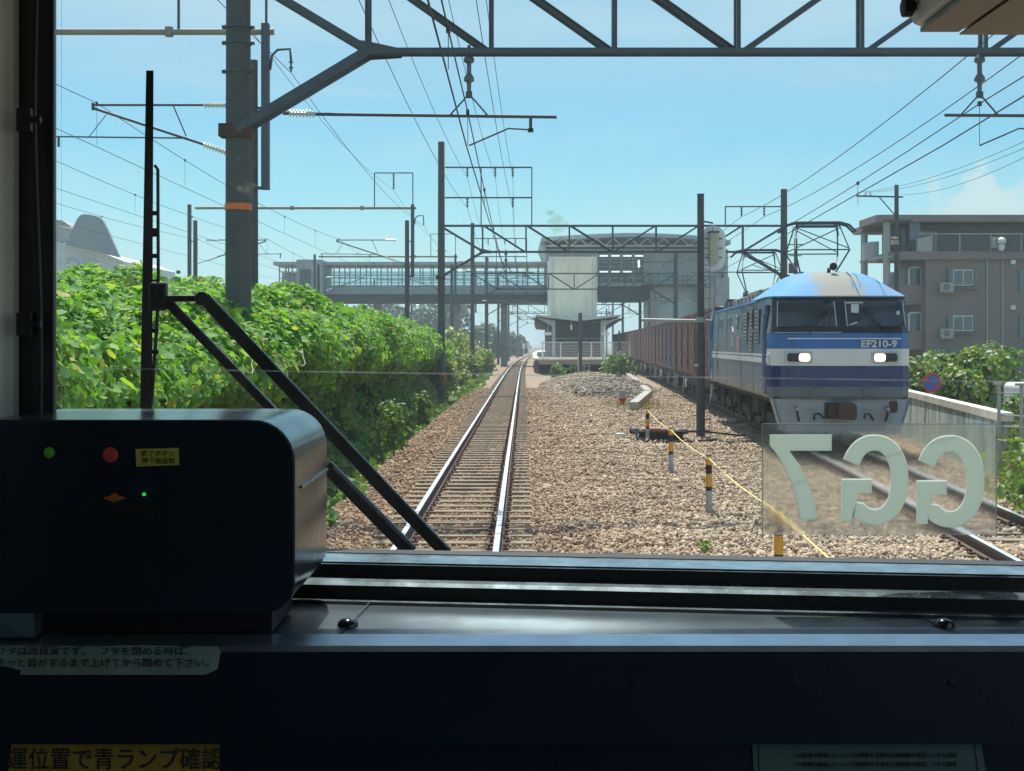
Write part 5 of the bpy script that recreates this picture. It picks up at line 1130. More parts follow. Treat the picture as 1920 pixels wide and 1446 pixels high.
for y_ in np.arange(121, 200, 5): 
    a, b = float(X1(y_))+2.6, float(X2(y_))-2.7
    for x in np.linspace(a, b, 4): mb.cbox((x, y_, 0), (.35, .35, 1.1))
mb.build('platform_support', M['asphalt_dk'], plat); mb = MB(); mb.box((2.9, 124, -.9), (9.6, 124.3, .6)); mb.build('hollow_shade', M['asphalt_dk'], plat)  # near-black sheet added behind the supports for the shade of the hollow
rl = thing('platform_railing', 'white railing with thin wires across the platform end', 'railing', (6.5, 119.2, PLz))
mb = MB(); x0, x1, zr = 2.6, 10.55, PLz+1.42
for x in (2.75, 4.35, 6.05, 7.1, 8.95, x1): mb.bar((x, 119.2, PLz), (x, 119.2, zr), .11, .08)
mb.bar((x0, 119.2, zr), (x1+.05, 119.2, zr), .08, .08); mb.build('rail_frame', M['white'], rl)
mb = MB()
for z in np.linspace(PLz+.15, zr-.12, 9): mb.tube([(x0, 119.2, z), (x1, 119.2, z)], .013, 4)
mb.build('railing_wire', M['galv_light'], rl)
can = thing('platform_canopy', 'shallow V shaped platform roof on pale posts', 'canopy', (6, 124, PLz))
M['canopy'] = pmat('grey_canopy_sheet', (.48, .52, .53), .5, .1, var=.12); M['under'] = pmat('canopy_shade', (.09, .09, .085), .8, var=.2); M['pale_post'] = pmat('pale_blue_grey_post', (.36, .42, .45), .5, 0, var=.1)
mb = MB(); ud = MB(); yy_ = list(np.arange(124, 236, 8.))
for a, b in zip(yy_, yy_[1:]):
    for (ya, yb) in ((a, b),):
        Pn = lambda y_, s: (float(X1(y_))+1.95 if s < 0 else float(X2(y_))-2.0 if s > 0 else (float(X1(y_))+float(X2(y_)))/2)
        for s in (-1, 1):
            e0, e1, m0, m1 = Pn(ya, s), Pn(yb, s), Pn(ya, 0), Pn(yb, 0)
            for t0, dz, tgt in ((0.22, 0, mb),): tgt.add([(e0, ya, 4.92), (m0, ya, 4.48), (m1, yb, 4.48), (e1, yb, 4.92), (e0, ya, 5.06), (m0, ya, 4.78), (m1, yb, 4.78), (e1, yb, 5.06)], [(0,1,2,3),(7,6,5,4),(0,4,5,1),(1,5,6,2),(2,6,7,3),(3,7,4,0)])
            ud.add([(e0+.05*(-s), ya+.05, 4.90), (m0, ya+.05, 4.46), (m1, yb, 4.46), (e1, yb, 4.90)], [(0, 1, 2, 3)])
mb.build('canopy_roof', M['canopy'], can); ud.build('canopy_ceiling', M['under'], can, fix=False)  # ceiling colour near black: shade beneath the canopy painted in
for y_ in (125, 133, 141, 149, 157, 165):
    c = (float(X1(y_))+float(X2(y_)))/2
    for s in (-1, 1):
        mb = MB(); x = c+s*2.3; mb.bar((x, y_, PLz), (x, y_, 4.55), .30, .30); mb.add([(x-.15, y_-.1, 4.5), (x+.15, y_-.1, 4.5), (x+s*1.6, y_-.1, 4.78), (x+s*.1, y_-.1, 4.0), (x-.15, y_+.1, 4.5), (x+.15, y_+.1, 4.5), (x+s*1.6, y_+.1, 4.78), (x+s*.1, y_+.1, 4.0)], [(0,1,2,3),(7,6,5,4),(0,4,5,1),(1,5,6,2),(2,6,7,3),(3,7,4,0)]); mb.build('canopy_post', M['pale_post'], can)
for s in (-1, 1):
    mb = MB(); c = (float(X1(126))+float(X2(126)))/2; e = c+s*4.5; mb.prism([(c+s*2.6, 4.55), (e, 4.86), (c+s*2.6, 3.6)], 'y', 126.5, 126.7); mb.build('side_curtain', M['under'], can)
mb = MB(); mb.box((3.7, 130, PLz), (8.6, 150, 4.45)); mb.build('stair_shade_box', M['under'], can)  # dark box put in to make the space under the canopy dark
mb = MB(); mb.box((3.75, 129.9, 2.85), (8.55, 129.95, 2.93)); mb.build('stair_rail', M['canopy'], can)
for lab, x, z, w_, h in (('small white lamp sign hanging under the platform canopy', 5.55, 3.9, .16, .5), ('white box sign at the left canopy post', 3.35, 3.3, .7, .28), ('white box sign at the right canopy post', 8.75, 3.3, .7, .28)):
    mb = MB(); mb.box((x-w_/2, 124.6, z-h/2), (x+w_/2, 124.8, z+h/2)); mb.bar((x, 124.7, z+h/2), (x, 124.7, 4.7), .03, .03); tag(mb.build('hanging_sign', M['white'], None, bevel=.02), lab, 'sign')
tw = thing('stair_tower', 'cream corrugated tower rising from the platform to the station', 'tower', (6.2, 139, 4.4))
M['creamsheet'] = pmat('cream_corrugated_sheet', (.97, .92, .76), .5, 0, var=.05, scale=.4, dirt=(.62, .58, .48), dirt_scale=.6, dirt_amt=.4, streak=True)
mb = MB(); x0, x1, n = 3.95, 8.75, 20
pts = []
for k in range(n):
    u = x0+(x1-x0)*k/n; d = (x1-x0)/n; pts += [(u, 138.9), (u+d*.35, 138.9), (u+d*.5, 139.06), (u+d*.85, 139.06)]
mb.prism(pts+[(x1, 138.9), (x1, 148.5), (x0, 148.5)], 'z', 4.3, 11.45); mb.build('wall', M['creamsheet'], tw)
mb = MB()
for x in (x0-.06, x0+.3, x1-.3, x1+.06): mb.bar((x, 138.84, 4.3), (x, 138.84, 11.6), .09, .1)
mb.build('corner_strip', M['white'], tw)
mb = MB(); mb.lathe([(.35, 0), (.38, .5), (.15, .55)], (6.85, 138.2, 4.95), 12, axis='y'); mb.bar((6.85, 138.5, 4.95), (6.85, 138.9, 4.95), .1, .1); mb.build('loudspeaker', M['white'], tw)
stn = thing('station_building', 'grey station hall above the tracks with a shallow curved roof', 'station building', (14, 150, 0))
M['st_wall'] = pmat('grey_station_cladding', (.36, .40, .40), .5, .1, var=.08, scale=.5, dirt=(.2, .22, .22)); M['st_roof'] = pmat('station_roof_sheet', (.36, .41, .43), .5, .2, var=.1); M['st_shade'] = pmat('underside_shade', (.07, .09, .105), .8, var=.2)
M['st_pale'] = pmat('pale_blue_grey_cladding', (.55, .64, .66), .5, 0, var=.06); M['st_glass'] = pmat('dark_station_glass', (.03, .05, .06), .1, 0, var=.2, spec=.8)
YS = 150.; sx_ = lambda px: (px-960)*YS/F; sz_ = lambda py: CZ-(py-HY)*YS/F
mb = MB(); mb.box((sx_(1026), YS, sz_(537)), (sx_(1365), YS+16, sz_(467))); mb.box((sx_(1340), YS-.6, sz_(572)), (sx_(1366), YS+15, sz_(520))); mb.build('wall', M['st_wall'], stn)
top = [(1014, 449), (1060, 446), (1110, 443), (1170, 441), (1230, 442), (1290, 445), (1335, 449), (1362, 455)]
mb = MB(); mb.prism([(sx_(a), sz_(b)) for a, b in top]+[(sx_(a), sz_(b+7)) for a, b in reversed(top)], 'y', YS-3, YS+18); mb.prism([(sx_(1014), sz_(452)), (sx_(1020), sz_(452)), (sx_(1030), sz_(485)), (sx_(1026), sz_(487))], 'y', YS-.3, YS+17); mb.build('roof', M['st_roof'], stn)
mb = MB(); mb.prism([(sx_(1020), sz_(456)), (sx_(1180), sz_(449)), (sx_(1330), sz_(454)), (sx_(1330), sz_(467)), (sx_(1024), sz_(468))], 'y', YS+.2, YS+15); mb.build('truss_void', M['st_shade'], stn)  # solid dark prism, the shade of the void is its colour
mb = MB(); zt_, zb_ = sz_(451.5), sz_(465); xs = np.arange(sx_(1022), sx_(1330), .93)
for i in range(len(xs)-1): mb.bar((xs[i], YS-3.1, zb_ if i % 2 else zt_), (xs[i+1], YS-3.1, zt_ if i % 2 else zb_), .12, .1)
mb.bar((xs[0], YS-3.1, zb_), (xs[-1], YS-3.1, zb_), .14, .14); mb.build('roof_truss', M['galv_light'], stn)
mb = MB(); mb.box((sx_(1120), YS-.08, sz_(530)), (sx_(1209), YS+.1, sz_(474))); wn = mb.build('window', M['st_glass'], stn)
mb = MB()
for px in (1121, 1143, 1165, 1187, 1208): mb.bar((sx_(px), YS-.16, sz_(530)), (sx_(px), YS-.16, sz_(472)), .10, .1)
for py in (477, 486, 492, 500, 508, 514, 522): mb.bar((sx_(1120), YS-.15, sz_(py)), (sx_(1209), YS-.15, sz_(py)), .07, .05)
mb.build('frame', M['galv_light'], wn)
mb = MB()
for px in (1132, 1154, 1176, 1198):
    mb.box((sx_(px-8), YS-.13, sz_(481.5)), (sx_(px+8), YS-.1, sz_(478.5)))
    if px < 1180: mb.box((sx_(px-8), YS-.13, sz_(511)), (sx_(px+8), YS-.1, sz_(508)))
mb.prism([(sx_(1195), sz_(489)), (sx_(1199), sz_(487)), (sx_(1200), sz_(501)), (sx_(1196), sz_(503))], 'y', YS-.2, YS-.17); mb.build('tube_lamp', emat('lit_ceiling_tube', (.9, 1, 1), .65), wn)
mb = MB(); mb.box((sx_(1116), YS+.5, sz_(560)), (sx_(1226), YS+15, sz_(537))); mb.build('undercroft', M['st_shade'], stn)  # solid dark box drawn for the shaded recess below the hall
mb = MB(); mb.box((sx_(1226), YS+1, -1), (sx_(1312), YS+12, sz_(537.5))); mb.build('lower_wall', M['st_pale'], stn)
mb = MB(); mb.box((sx_(1219), YS-.5, -1), (sx_(1231), YS+2, sz_(545))); mb.box((sx_(1313), YS-.5, -1), (sx_(1338), YS+2, sz_(537.5))); mb.build('column', M['conc'], stn)
mb = MB()
for px in (1264, 1282, 1300): mb.bar((sx_(px), YS-.05, sz_(535)), (sx_(px), YS-.05, sz_(470)), .05, .05)
mb.box((sx_(1351), YS-.65, sz_(531)), (sx_(1354), YS-.55, sz_(512))); mb.build('wall_seam', M['galv_light'], stn)
mb = MB(); mb.box((sx_(1202), YS-2, sz_(537)), (sx_(1320), YS-.02, sz_(534.5)))
for px in np.arange(1204, 1320, 9): mb.bar((sx_(px), YS-1.95, sz_(535)), (sx_(px), YS-1.95, sz_(519)), .05, .05)
mb.bar((sx_(1204), YS-1.95, sz_(519)), (sx_(1320), YS-1.95, sz_(519)), .06, .06); mb.bar((sx_(1204), YS-1.95, sz_(527)), (sx_(1320), YS-1.95, sz_(527)), .04, .04); mb.build('service_walkway', M['galv'], stn)

fb = thing('footbridge', 'long grey covered footbridge crossing the lines left of the station', 'footbridge', (-10, 156, 0))
YB = 156.; bx = lambda px: (px-960)*YB/F; bz_ = lambda py: CZ-(py-HY)*YB/F
M['br_beam'] = pmat('blue_grey_girder', (.26, .33, .36), .5, .1, var=.1, scale=.5); M['br_glass'] = glass_mat('hazy_bridge_glazing', (.80, .92, .95), .05, .16)
mb = MB(); mb.box((bx(605), YB, bz_(552)), (bx(1028), YB+5, bz_(535))); mb.build('girder', M['br_beam'], fb)
mb = MB(); mb.box((bx(605), YB+.4, bz_(568)), (bx(1028), YB+4.6, bz_(552.5))); mb.build('girder_underside', M['st_shade'], fb)  # darker copy of the girder, underside shade put into the colour
mb = MB(); mb.box((bx(515), YB-1, bz_(498)), (bx(1028), YB+6, bz_(492))); mb.build('roof', M['st_roof'], fb)
mb = MB()
for px in np.arange(612, 1028, 13.5): mb.prism([(px_, z_) for px_, z_ in ((bx(px), bz_(498.5)), (bx(px+1.4), bz_(498.5)), (bx(px+7.2), bz_(505)), (bx(px+6.2), bz_(505)))], 'y', YB-.9, YB-.7)
mb.build('roof_bracket', M['st_roof'], fb)
mb = MB()
for px in np.arange(606, 1029, 20.2): mb.bar((bx(px), YB+.1, bz_(535)), (bx(px), YB+.1, bz_(498)), .12, .12); mb.bar((bx(px), YB+4.9, bz_(535)), (bx(px), YB+4.9, bz_(498)), .12, .12)
for py in (512, 522, 530): mb.bar((bx(605), YB-.02, bz_(py)), (bx(1028), YB-.02, bz_(py)), .07, .07)
mb.bar((bx(605), YB+5, bz_(512)), (bx(1028), YB+5, bz_(512)), .3, .1); mb.build('bridge_post', M['br_beam'], fb)
mb = MB(); mb.box((bx(605), YB+.15, bz_(534.5)), (bx(1028), YB+.2, bz_(508))); mb.build('glazing', M['br_glass'], fb)
mb = MB(); mb.box((bx(561), YB-2, -1), (bx(609), YB+6, bz_(489))); mb.build('lift_tower', M['st_wall'], fb)
mb = MB(); mb.box((bx(567), YB-2.08, bz_(538)), (bx(588), YB-2.01, bz_(507))); mb.build('tower_glazing', M['st_glass'], fb)
mb = MB(); mb.box((bx(524), YB, bz_(538)), (bx(560), YB+5, bz_(534))); [mb.bar((bx(px), YB, bz_(560)), (bx(px), YB, bz_(498)), .15, .15) for px in (524, 536, 541, 548)]; [mb.bar((bx(524), YB, bz_(py)), (bx(560), YB, bz_(py)), .1, .1) for py in (510, 522)]; mb.box((bx(528), YB+.2, bz_(534)), (bx(560), YB+.3, bz_(511))); mb.build('stair_head', M['pale_post'], fb)
mb = MB()
for px in (705, 855, 945): mb.bar((bx(px), YB+2.5, -1), (bx(px), YB+2.5, bz_(567)), .8, .8)
mb.build('pier', M['conc'], fb)
# ------------------------------------------------------------------ things standing in the ballast
def gzf(x, y): return float(gz(x, y))
GP = 'yellow and black rope posts'
posts = [(P(1214, 830, 33.5).x, 33.5), (P(1258, 886, 25.6).x, 25.6), (P(1329, 965, 19.3).x, 19.3), (P(1460, 965, 13.0).x, 13.0)]
plab = ['rope post farthest away, in front of the cable box', 'second farthest rope post, right of the cable box', 'rope post standing clear in the middle of the ballast', 'nearest rope post, partly behind the mirrored number plate']
rt = []
for (x, y), lab in zip(posts, plab):
    z = gzf(x, y); r = thing('rope_post', lab, 'post', (x, y, z), group=GP); mb = MB(); h = .84
    segs = [(.13, .34, 2), (.34, .40, 1), (.40, .585, 0), (.585, .715, 1), (.715, .84, 0)]
    for a, b, m_ in segs: mb.tube([(x, y, z+a), (x, y, z+b)], .045, 14, 1 if m_ == 1 else (0 if m_ == 0 else 2))
    mb.tube([(x, y, z+h), (x, y, z+h+.015)], .043, 14, 1); mb.build('shaft', [M['yellow'], M['black'], M['galv_light']], r, smooth=True)
    mb = MB(); mb.tube([(x, y, z-.15), (x, y, z+.15)], .056, 14); mb.build('socket', M['conc'], r, smooth=True)
    mb = MB(); mb.lathe([(.046, 0), (.055, .01), (.055, .03), (.046, .04)], (x, y, z+h-.05), 12); mb.build('rope_knot', M['rope'], r)
    rt.append((x, y, z+h-.03))
rt.append((2.3, 6.2, .62)); mb = MB(); pts = []
for a, b in zip(rt, rt[1:]):
    for j in range(8):
        t_ = j/8; pts.append((a[0]+(b[0]-a[0])*t_, a[1]+(b[1]-a[1])*t_, a[2]+(b[2]-a[2])*t_-.10*4*t_*(1-t_)*.5))
mb.tube(pts+[rt[-1]], .0085, 6); tag(mb.build('rope', M['rope'], None), 'thin yellow rope strung between the striped posts', 'rope')
# point machine or cable box
bx_ = thing('cable_box', 'low dark trackside box with a faded red lid and looping cables', 'trackside box', (3.75, 34.2, -.2))
mb = MB(); mb.box((3.2, 33.9, -.25), (4.35, 34.5, .02)); mb.box((3.02, 34.0, -.02), (3.25, 34.4, .10)); mb.box((4.3, 34.0, -.02), (4.5, 34.4, .08)); mb.box((3.1, 33.85, .02), (4.45, 34.55, .06)); mb.build('body', M['asphalt_dk'], bx_, bevel=.01)
mb = MB(); mb.prism([(3.35, .10), (3.42, .13), (3.75, .125), (3.8, .11), (4.12, .10), (4.12, .062), (3.35, .062)], 'y', 33.9, 34.45); mb.build('lid', pmat('faded_red_lid', (.40, .12, .09), .6, var=.25, scale=6, dirt=(.3, .25, .2)), bx_)
mb = MB(); mb.tube([(2.6, 33.6, -.17), (3.1, 33.2, -.16), (3.8, 32.9, -.15), (4.6, 33.2, -.15), (5.2, 33.8, -.15)], .03, 6); mb.tube([(3.05, 33.95, .05), (3.2, 33.75, -.02), (3.15, 33.5, -.1), (3.5, 33.2, -.15), (4.2, 33.1, -.15)], .035, 6); mb.tube([(4.45, 34.2, .03), (5.0, 34.6, .0), (6.2, 35, -.15), (6.6, 35, -.17)], .03, 6); mb.build('cable', M['black'], bx_, smooth=True)
mb = MB(); mb.cbox((2.78, 34.3, -.12), (.2, .2, .2)); tag(mb.build('marker_stone', M['white'], None, bevel=.02), 'small white marker block beside the cable box', 'marker block')
# steel pole with ladder and signal
SX, SY = 4.98, 35.2
sp_ = thing('signal_pole', 'slim dark steel pole with a ladder in front of the containers', 'signal pole', (SX, SY, -.2))
mb = MB(); mb.tube([(SX, SY, -.5), (SX, SY, 2.6)], .115, 14); mb.tube([(SX, SY, 2.55), (SX, SY, 6.2)], .09, 14); mb.tube([(SX, SY, 6.2), (SX, SY, 6.24)], .095, 14); mb.build('pole', M['concrete_pole'], sp_, smooth=True)
mb = MB(); lx_ = SX+.24
mb.bar((lx_, SY-.02, -.2), (lx_, SY-.02, 5.2), .012, .03)
for z in np.arange(0.0, 5.2, .29): mb.tube([(SX-.08, SY-.11, z), (lx_, SY-.04, z)], .009, 5); 
for z in (.9, 2.9, 4.4): mb.tube([(SX, SY, z-.03), (SX, SY, z+.03)], .125 if z < 2.5 else .1, 14)
mb.build('ladder', M['galv'], sp_)
mb = MB(); mb.cbox((SX-.13, SY-.13, 1.72), (.10, .02, .06)); mb.build('small_plate', M['white'], sp_)
mb = MB(); zz = CZ-(601-HY)*SY/F; mb.tube([(SX-1.55, SY+.2, zz+.02), (SX-.5, SY+.15, zz), (SX+.30, SY+.15, zz-.02), (SX+.36, SY+.15, zz+.06), (SX+.37, SY+.15, zz+.55), (SX+.44, SY+.15, zz+.85)], .045, 10); mb.tube([(SX, SY, zz-.05), (SX, SY, zz+.08)], .135, 14); mb.build('bracket_pipe', M['galv_light'], sp_, smooth=True)
sg = MB(); cx, cz_ = SX+.37, CZ-(464-HY)*SY/F
pts = [(cx+.34*math.cos(a)*1.0, cz_+(.26 if math.sin(a) > 0 else -.26)+.34*math.sin(a)) for a in np.linspace(0, 2*math.pi, 36, endpoint=False)]
sg.prism(pts, 'y', SY+.30, SY+.32); so_ = sg.build('signal_plate', pmat('pale_signal_plate', (.78, .80, .80), .5, var=.08), sp_)
mb = MB(); mb.prism(rrect(cx-.12, cx+.12, cz_-.42, cz_+.40, .03), 'y', SY+.10, SY+.295); mb.tube([(cx-.02, SY+.2, cz_+.4), (cx-.02, SY+.2, cz_+.62)], .02, 6); mb.build('signal_case', pmat('yellowed_signal_case', (.50, .48, .33), .55, var=.12), so_, bevel=.015)
mb = MB(); mb.prism(rrect(cx-.14, cx+.14, cz_+.395, cz_+.44, .01), 'y', SY+.08, SY+.30); mb.bar((SX, SY, cz_+.7), (cx-.02, SY+.2, cz_+.66), .04, .04)
for z in (-.25, .0, .25): mb.bar((cx-.22, SY+.27, cz_+z), (cx+.24, SY+.27, cz_+z), .025, .025)
mb.build('signal_bracket', M['galv'], so_)
# red post, L kerb, small ladder and pole before the platform
x, y = P(1167, 762, 53).x, 53.; z = gzf(x, y)
r = thing('marker_post', 'short red post with a pale top at the foot of the gravel heap', 'post', (x, y, z)); mb = MB(); mb.tube([(x, y, z-.1), (x, y, z+.28)], .10, 12); mb.cbox((x, y, z+.28), (.32, .2, .08)); mb.build('body', M['red'], r); mb = MB(); mb.cbox((x, y, z+.48), (.26, .16, .34)); mb.build('cap', M['conc'], r, bevel=.02)
kb = MB()
for a, b in (((1178, 705), (1216, 738)), ((1216, 739), (1188, 763))):
    ya, yb = [2.30*F/(p_[1]-HY) for p_ in (a, b)]; pa, pb = P(*a, ya), P(*b, yb); kb.bar(pa+Vector((0, 0, .03)), pb+Vector((0, 0, .03)), .35, .30)
tag(kb.build('concrete_kerb', M['conc'], None, bevel=.02), 'pale L shaped concrete kerb beside the gravel heap', 'kerb')
x, y = P(1088, 698, 106).x, 106.
r = thing('platform_pole', 'dark pole with a short ladder standing before the platform end', 'pole', (x, y, -.5)); mb = MB(); mb.tube([(x, y, -.8), (x, y, 4.8)], .16, 12); mb.build('pole', M['concrete_pole'], r, smooth=True)
mb = MB(); mb.bar((x-.17, y-.12, -.6), (x-.17, y-.12, 1.6), .06, .06); mb.build('white_conduit', M['white'], r)
mb = MB(); [mb.bar((x+dx, y-.2, -.5), (x+dx, y-.2, .85), .06, .06) for dx in (.28, .72)]; [mb.bar((x+.28, y-.2, z), (x+.72, y-.2, z), .05, .05) for z in np.arange(-.3, .8, .28)]; mb.build('ladder', M['galv_light'], r)
x, y = P(1161, 690, 110).x, 110.
r = thing('lamp_pole', 'thin dark pole at the right end of the platform front', 'pole', (x, y, -.5)); mb = MB(); mb.tube([(x, y, -.8), (x, y, 3.3)], .08, 10); mb.cbox((x, y, 3.3), (.12, .2, .25)); mb.build('pole', M['concrete_pole'], r)
for lab, px in (('left one of two white marker boards at the far bend of the track', 982), ('right one of two white marker boards at the far bend of the track', 991)):
    y = 300.; p_ = P(px, 651, y); mb = MB(); mb.box((p_.x-.35, y, 1.4), (p_.x+.35, y+.15, 2.6)); mb.bar((p_.x, y+.1, -.5), (p_.x, y+.1, 1.5), .2, .2); tag(mb.build('marker_board', M['white'], None, bevel=.05), lab, 'marker board', 'white marker boards down the line')

# ------------------------------------------------------------------ right hand side: wall, fence, sign, apartments
M['stained'] = pmat('stained_pale_wall', (.62, .71, .65), .8, 0, var=.12, scale=3, bump=.2, bscale=12, dirt=(.07, .17, .18), dirt_scale=3.2, dirt_amt=1.0, streak=True)
wa, wb_ = P(1700, 735, 36), P(1873, 777, 25.4); wl = thing('retaining_wall', 'pale concrete wall with dark green stains beside the track', 'wall', (9.8, 30, -.6))
def seg(px0, y0, px1, y1, z0, z1, t_, m, nm):
    mb = MB(); a, b = Vector(((px0-960)*y0/F, y0, 0)), Vector(((px1-960)*y1/F, y1, 0)); d = (b-a).normalized(); n = Vector((d.y, -d.x, 0))
    if n.x < 0: n = -n
    q_ = [a, b, b+n*t_, a+n*t_]; mb.add([(p_.x, p_.y, z0) for p_ in q_]+[(p_.x, p_.y, z1) for p_ in q_], [(0,3,2,1),(4,5,6,7),(0,1,5,4),(1,2,6,5),(2,3,7,6),(3,0,4,7)]); return mb.build(nm, m, wl)
seg(1560, 62, 1873, 25.4, -.9, .80, .18, M['stained'], 'wall_face'); seg(1556, 62.3, 1874, 25.3, .80, .96, .26, M['conc_pale'], 'coping')
mb = MB()
x, y = (1873-960)*25.4/F, 25.4
for k, (px, y_) in enumerate(((1873, 25.2), (1915, 24.6))): x_ = (px-960)*y_/F; mb.tube([(x_, y_, -.8), (x_, y_, 1.52)], .035, 8); mb.cbox((x_-.03, y_, 1.52), (.14, .1, .05))
for z in (1.35, .93, .72): mb.tube([(9.17, 25.2, z), (10.6, 23.4, z)], .018, 6)
f_ = mb.build('fence', M['galv_light'], None); tag(f_, 'grey steel post and rail fence right of the stained wall', 'fence')
mb = MB(); v = [P(1896, 800, 30), P(1920, 745, 30)]; mb.rbox(13.72, 15.2, -.6, 1.22, 36, 37.2, .15); tag(mb.build('white_tank', M['white'], None), 'white rounded tank behind the fence at the right edge', 'tank')
r = thing('no_parking_sign', 'round blue sign with a red rim and red slash by the bushes', 'road sign', (P(1747, 718, 40).x, 40, -.4)); c = P(1747, 718, 40); M['signred'] = pmat('sign_red', (.60, .03, .03), .4, var=.05); M['signblue'] = pmat('sign_blue', (.03, .14, .50), .4, var=.05)
mb = MB(); mb.lathe([(.29, .012), (.29, 0)], c, 40, axis='y'); mb.build('rim', M['signred'], r); mb = MB(); mb.lathe([(.228, 0), (.228, -.004)], c, 40, axis='y'); mb.build('disc', M['signblue'], r)
mb = MB(); a = Vector((-.16, -.006, .16)); mb.bar(c+a, c-a+Vector((0, -.012, 0)), .06, .003, up=(0, 1, 0)); mb.build('slash', M['signred'], r); mb = MB(); mb.tube([(c.x, 40.05, -.8), (c.x, 40.05, c.z+.2)], .03, 8); mb.build('post', M['galv_light'], r)

YA = 86.; ax = lambda px, y=YA: (px-960)*y/F; az = lambda py, y=YA: CZ-(py-HY)*y/F
ap = thing('apartment_building', 'brown tiled apartment block with balconies and white framed windows', 'apartment building', (32, 86, -.9))
M['tile_br'] = pmat('brown_wall_tile', (.245, .20, .178), .7, 0, var=.10, scale=6, dirt=(.23, .19, .17), dirt_scale=1.0, dirt_amt=.5); M['tile_lt'] = pmat('pale_grey_render', (.40, .40, .38), .7, 0, var=.08); M['ap_glass'] = pmat('apartment_glass', (.10, .14, .15), .12, 0, var=.3, scale=1.5, spec=.8); M['shut'] = pmat('grey_shutter', (.16, .20, .20), .5, var=.1)
xc = ax(1736); zt = az(478)
mb = MB(); mb.box((xc, YA, -1), (xc+22, YA+7, zt)); mb.box((xc-.9, YA+3.2, zt), (xc+22, YA+7, az(413))); mb.build('wall', M['tile_br'], ap)
mb = MB(); mb.box((xc-.02, YA-.06, az(660)), (xc+22, YA-.001, az(652))); mb.build('band', M['shut'], ap)
mb = MB(); mb.prism([(xc-3.0, YA+.9), (xc-2.8, YA+.6), (xc+22, YA+.6), (xc+22, YA+8), (xc-3.0, YA+5.0)], 'z', az(414), az(401)); mb.box((xc-2.9, YA+4.6, az(424)), (xc-1, YA+7, az(412))); mb.build('roof', M['tile_br'], ap)
mb = MB(); mb.prism([(xc-2.2, YA+.8), (xc-1.4, YA-.25), (xc+22, YA-.25), (xc+22, YA+3.3), (xc-2.2, YA+3.3)], 'z', az(487), az(472)); mb.build('terrace', M['tile_br'], ap)
mb = MB()
for x in np.arange(ax(1722), ax(1925), .14): mb.bar((x, YA-.15, az(472)), (x, YA-.15, az(440)), .02, .02)
mb.build('railing_bar', M['shut'], ap)
mb = MB(); mb.bar((ax(1722), YA-.15, az(439)), (xc+22, YA-.15, az(439)), .08, .06)
for px in (1746, 1798, 1856, 1913): mb.bar((ax(px), YA-.17, az(472)), (ax(px), YA-.17, az(439)), .06, .06)
mb.build('railing', M['galv_light'], ap)
mb = MB(); mb.prism([(ax(1719), az(472)), (ax(1745), az(472)), (ax(1745), az(443)), (ax(1719), az(448))], 'y', YA-.2, YA); mb.build('parapet', M['tile_lt'], ap)
def window(px0, py0, px1, py1, y=YA, wide=True):
    mb = MB(); mb.box((ax(px0), y-.12, az(py1)), (ax(px1), y+.05, az(py0))); f = mb.build('window', M['white'], ap)
    g_ = MB(); mx = (px0+px1)/2
    for a, b in ((px0+2, mx-1), (mx+1, px1-2)): g_.box((ax(a), y-.14, az(py1-2)), (ax(b), y-.11, az(py0+2)))
    g_.build('pane', M['ap_glass'], f)
    if wide:
        s = MB(); s.box((ax(px0-10), y-.2, az(py1+4)), (ax(px0-1), y-.01, az(py0-1))); s.box((ax(px1+1), y-.2, az(py1+4)), (ax(px1+8), y-.01, az(py0-1))); s.box((ax(px0-11), y-.35, az(py1+6)), (ax(px1+9), y-.01, az(py1+3.5))); s.build('shutter', M['shut'], f)
for a, b in ((506, 536), (592, 621)): window(1786, a, 1824, b)
mb = MB()
for a, b in ((506, 549), (592, 635), (678, 712)): mb.box((ax(1910), YA-.1, az(b)), (ax(1940), YA-.01, az(a)))
mb.build('tall_window', M['ap_glass'], ap)
mb = MB(); [mb.rbox(ax(1893), ax(1901), az(py+4), az(py-4), YA-.3, YA-.01, .05) for py in (492, 577)]; mb.build('vent', M['white'], ap)
mb = MB(); [mb.tube([(ax(px), YA-.08, -1), (ax(px), YA-.08, az(487))], .05, 6) for px in (1850, 1879)]; mb.build('drain_pipe', M['tile_lt'], ap)
mb = MB()
for k_ in range(40): z_ = -.8+k_*.23; mb.box((xc-.0, YA-.006, z_), (xc+22, YA-.0005, z_+.012))
mb.build('tile_joint', M['shut'], ap)
for px, py in ((1760, 548), (1760, 634), (1856, 464)):
    mb = MB(); mb.box((ax(px), YA-.55, az(py)), (ax(px)+.8, YA-.2, az(py)+.6)); mb.box((ax(px)-.05, YA-.6, az(py)-.06), (ax(px)+.85, YA-.01, az(py)-.02)); ac_ = mb.build('air_conditioner', M['tile_lt'], ap, bevel=.02); mb = MB(); mb.lathe([(.22, 0), (.22, -.02), (.05, -.03)], (ax(px)+.33, YA-.551, az(py)+.3), 16, axis='y'); mb.build('fan_grille', M['shut'], ac_)
window(1736, 427, 1784, 470, YA+3.15, False)
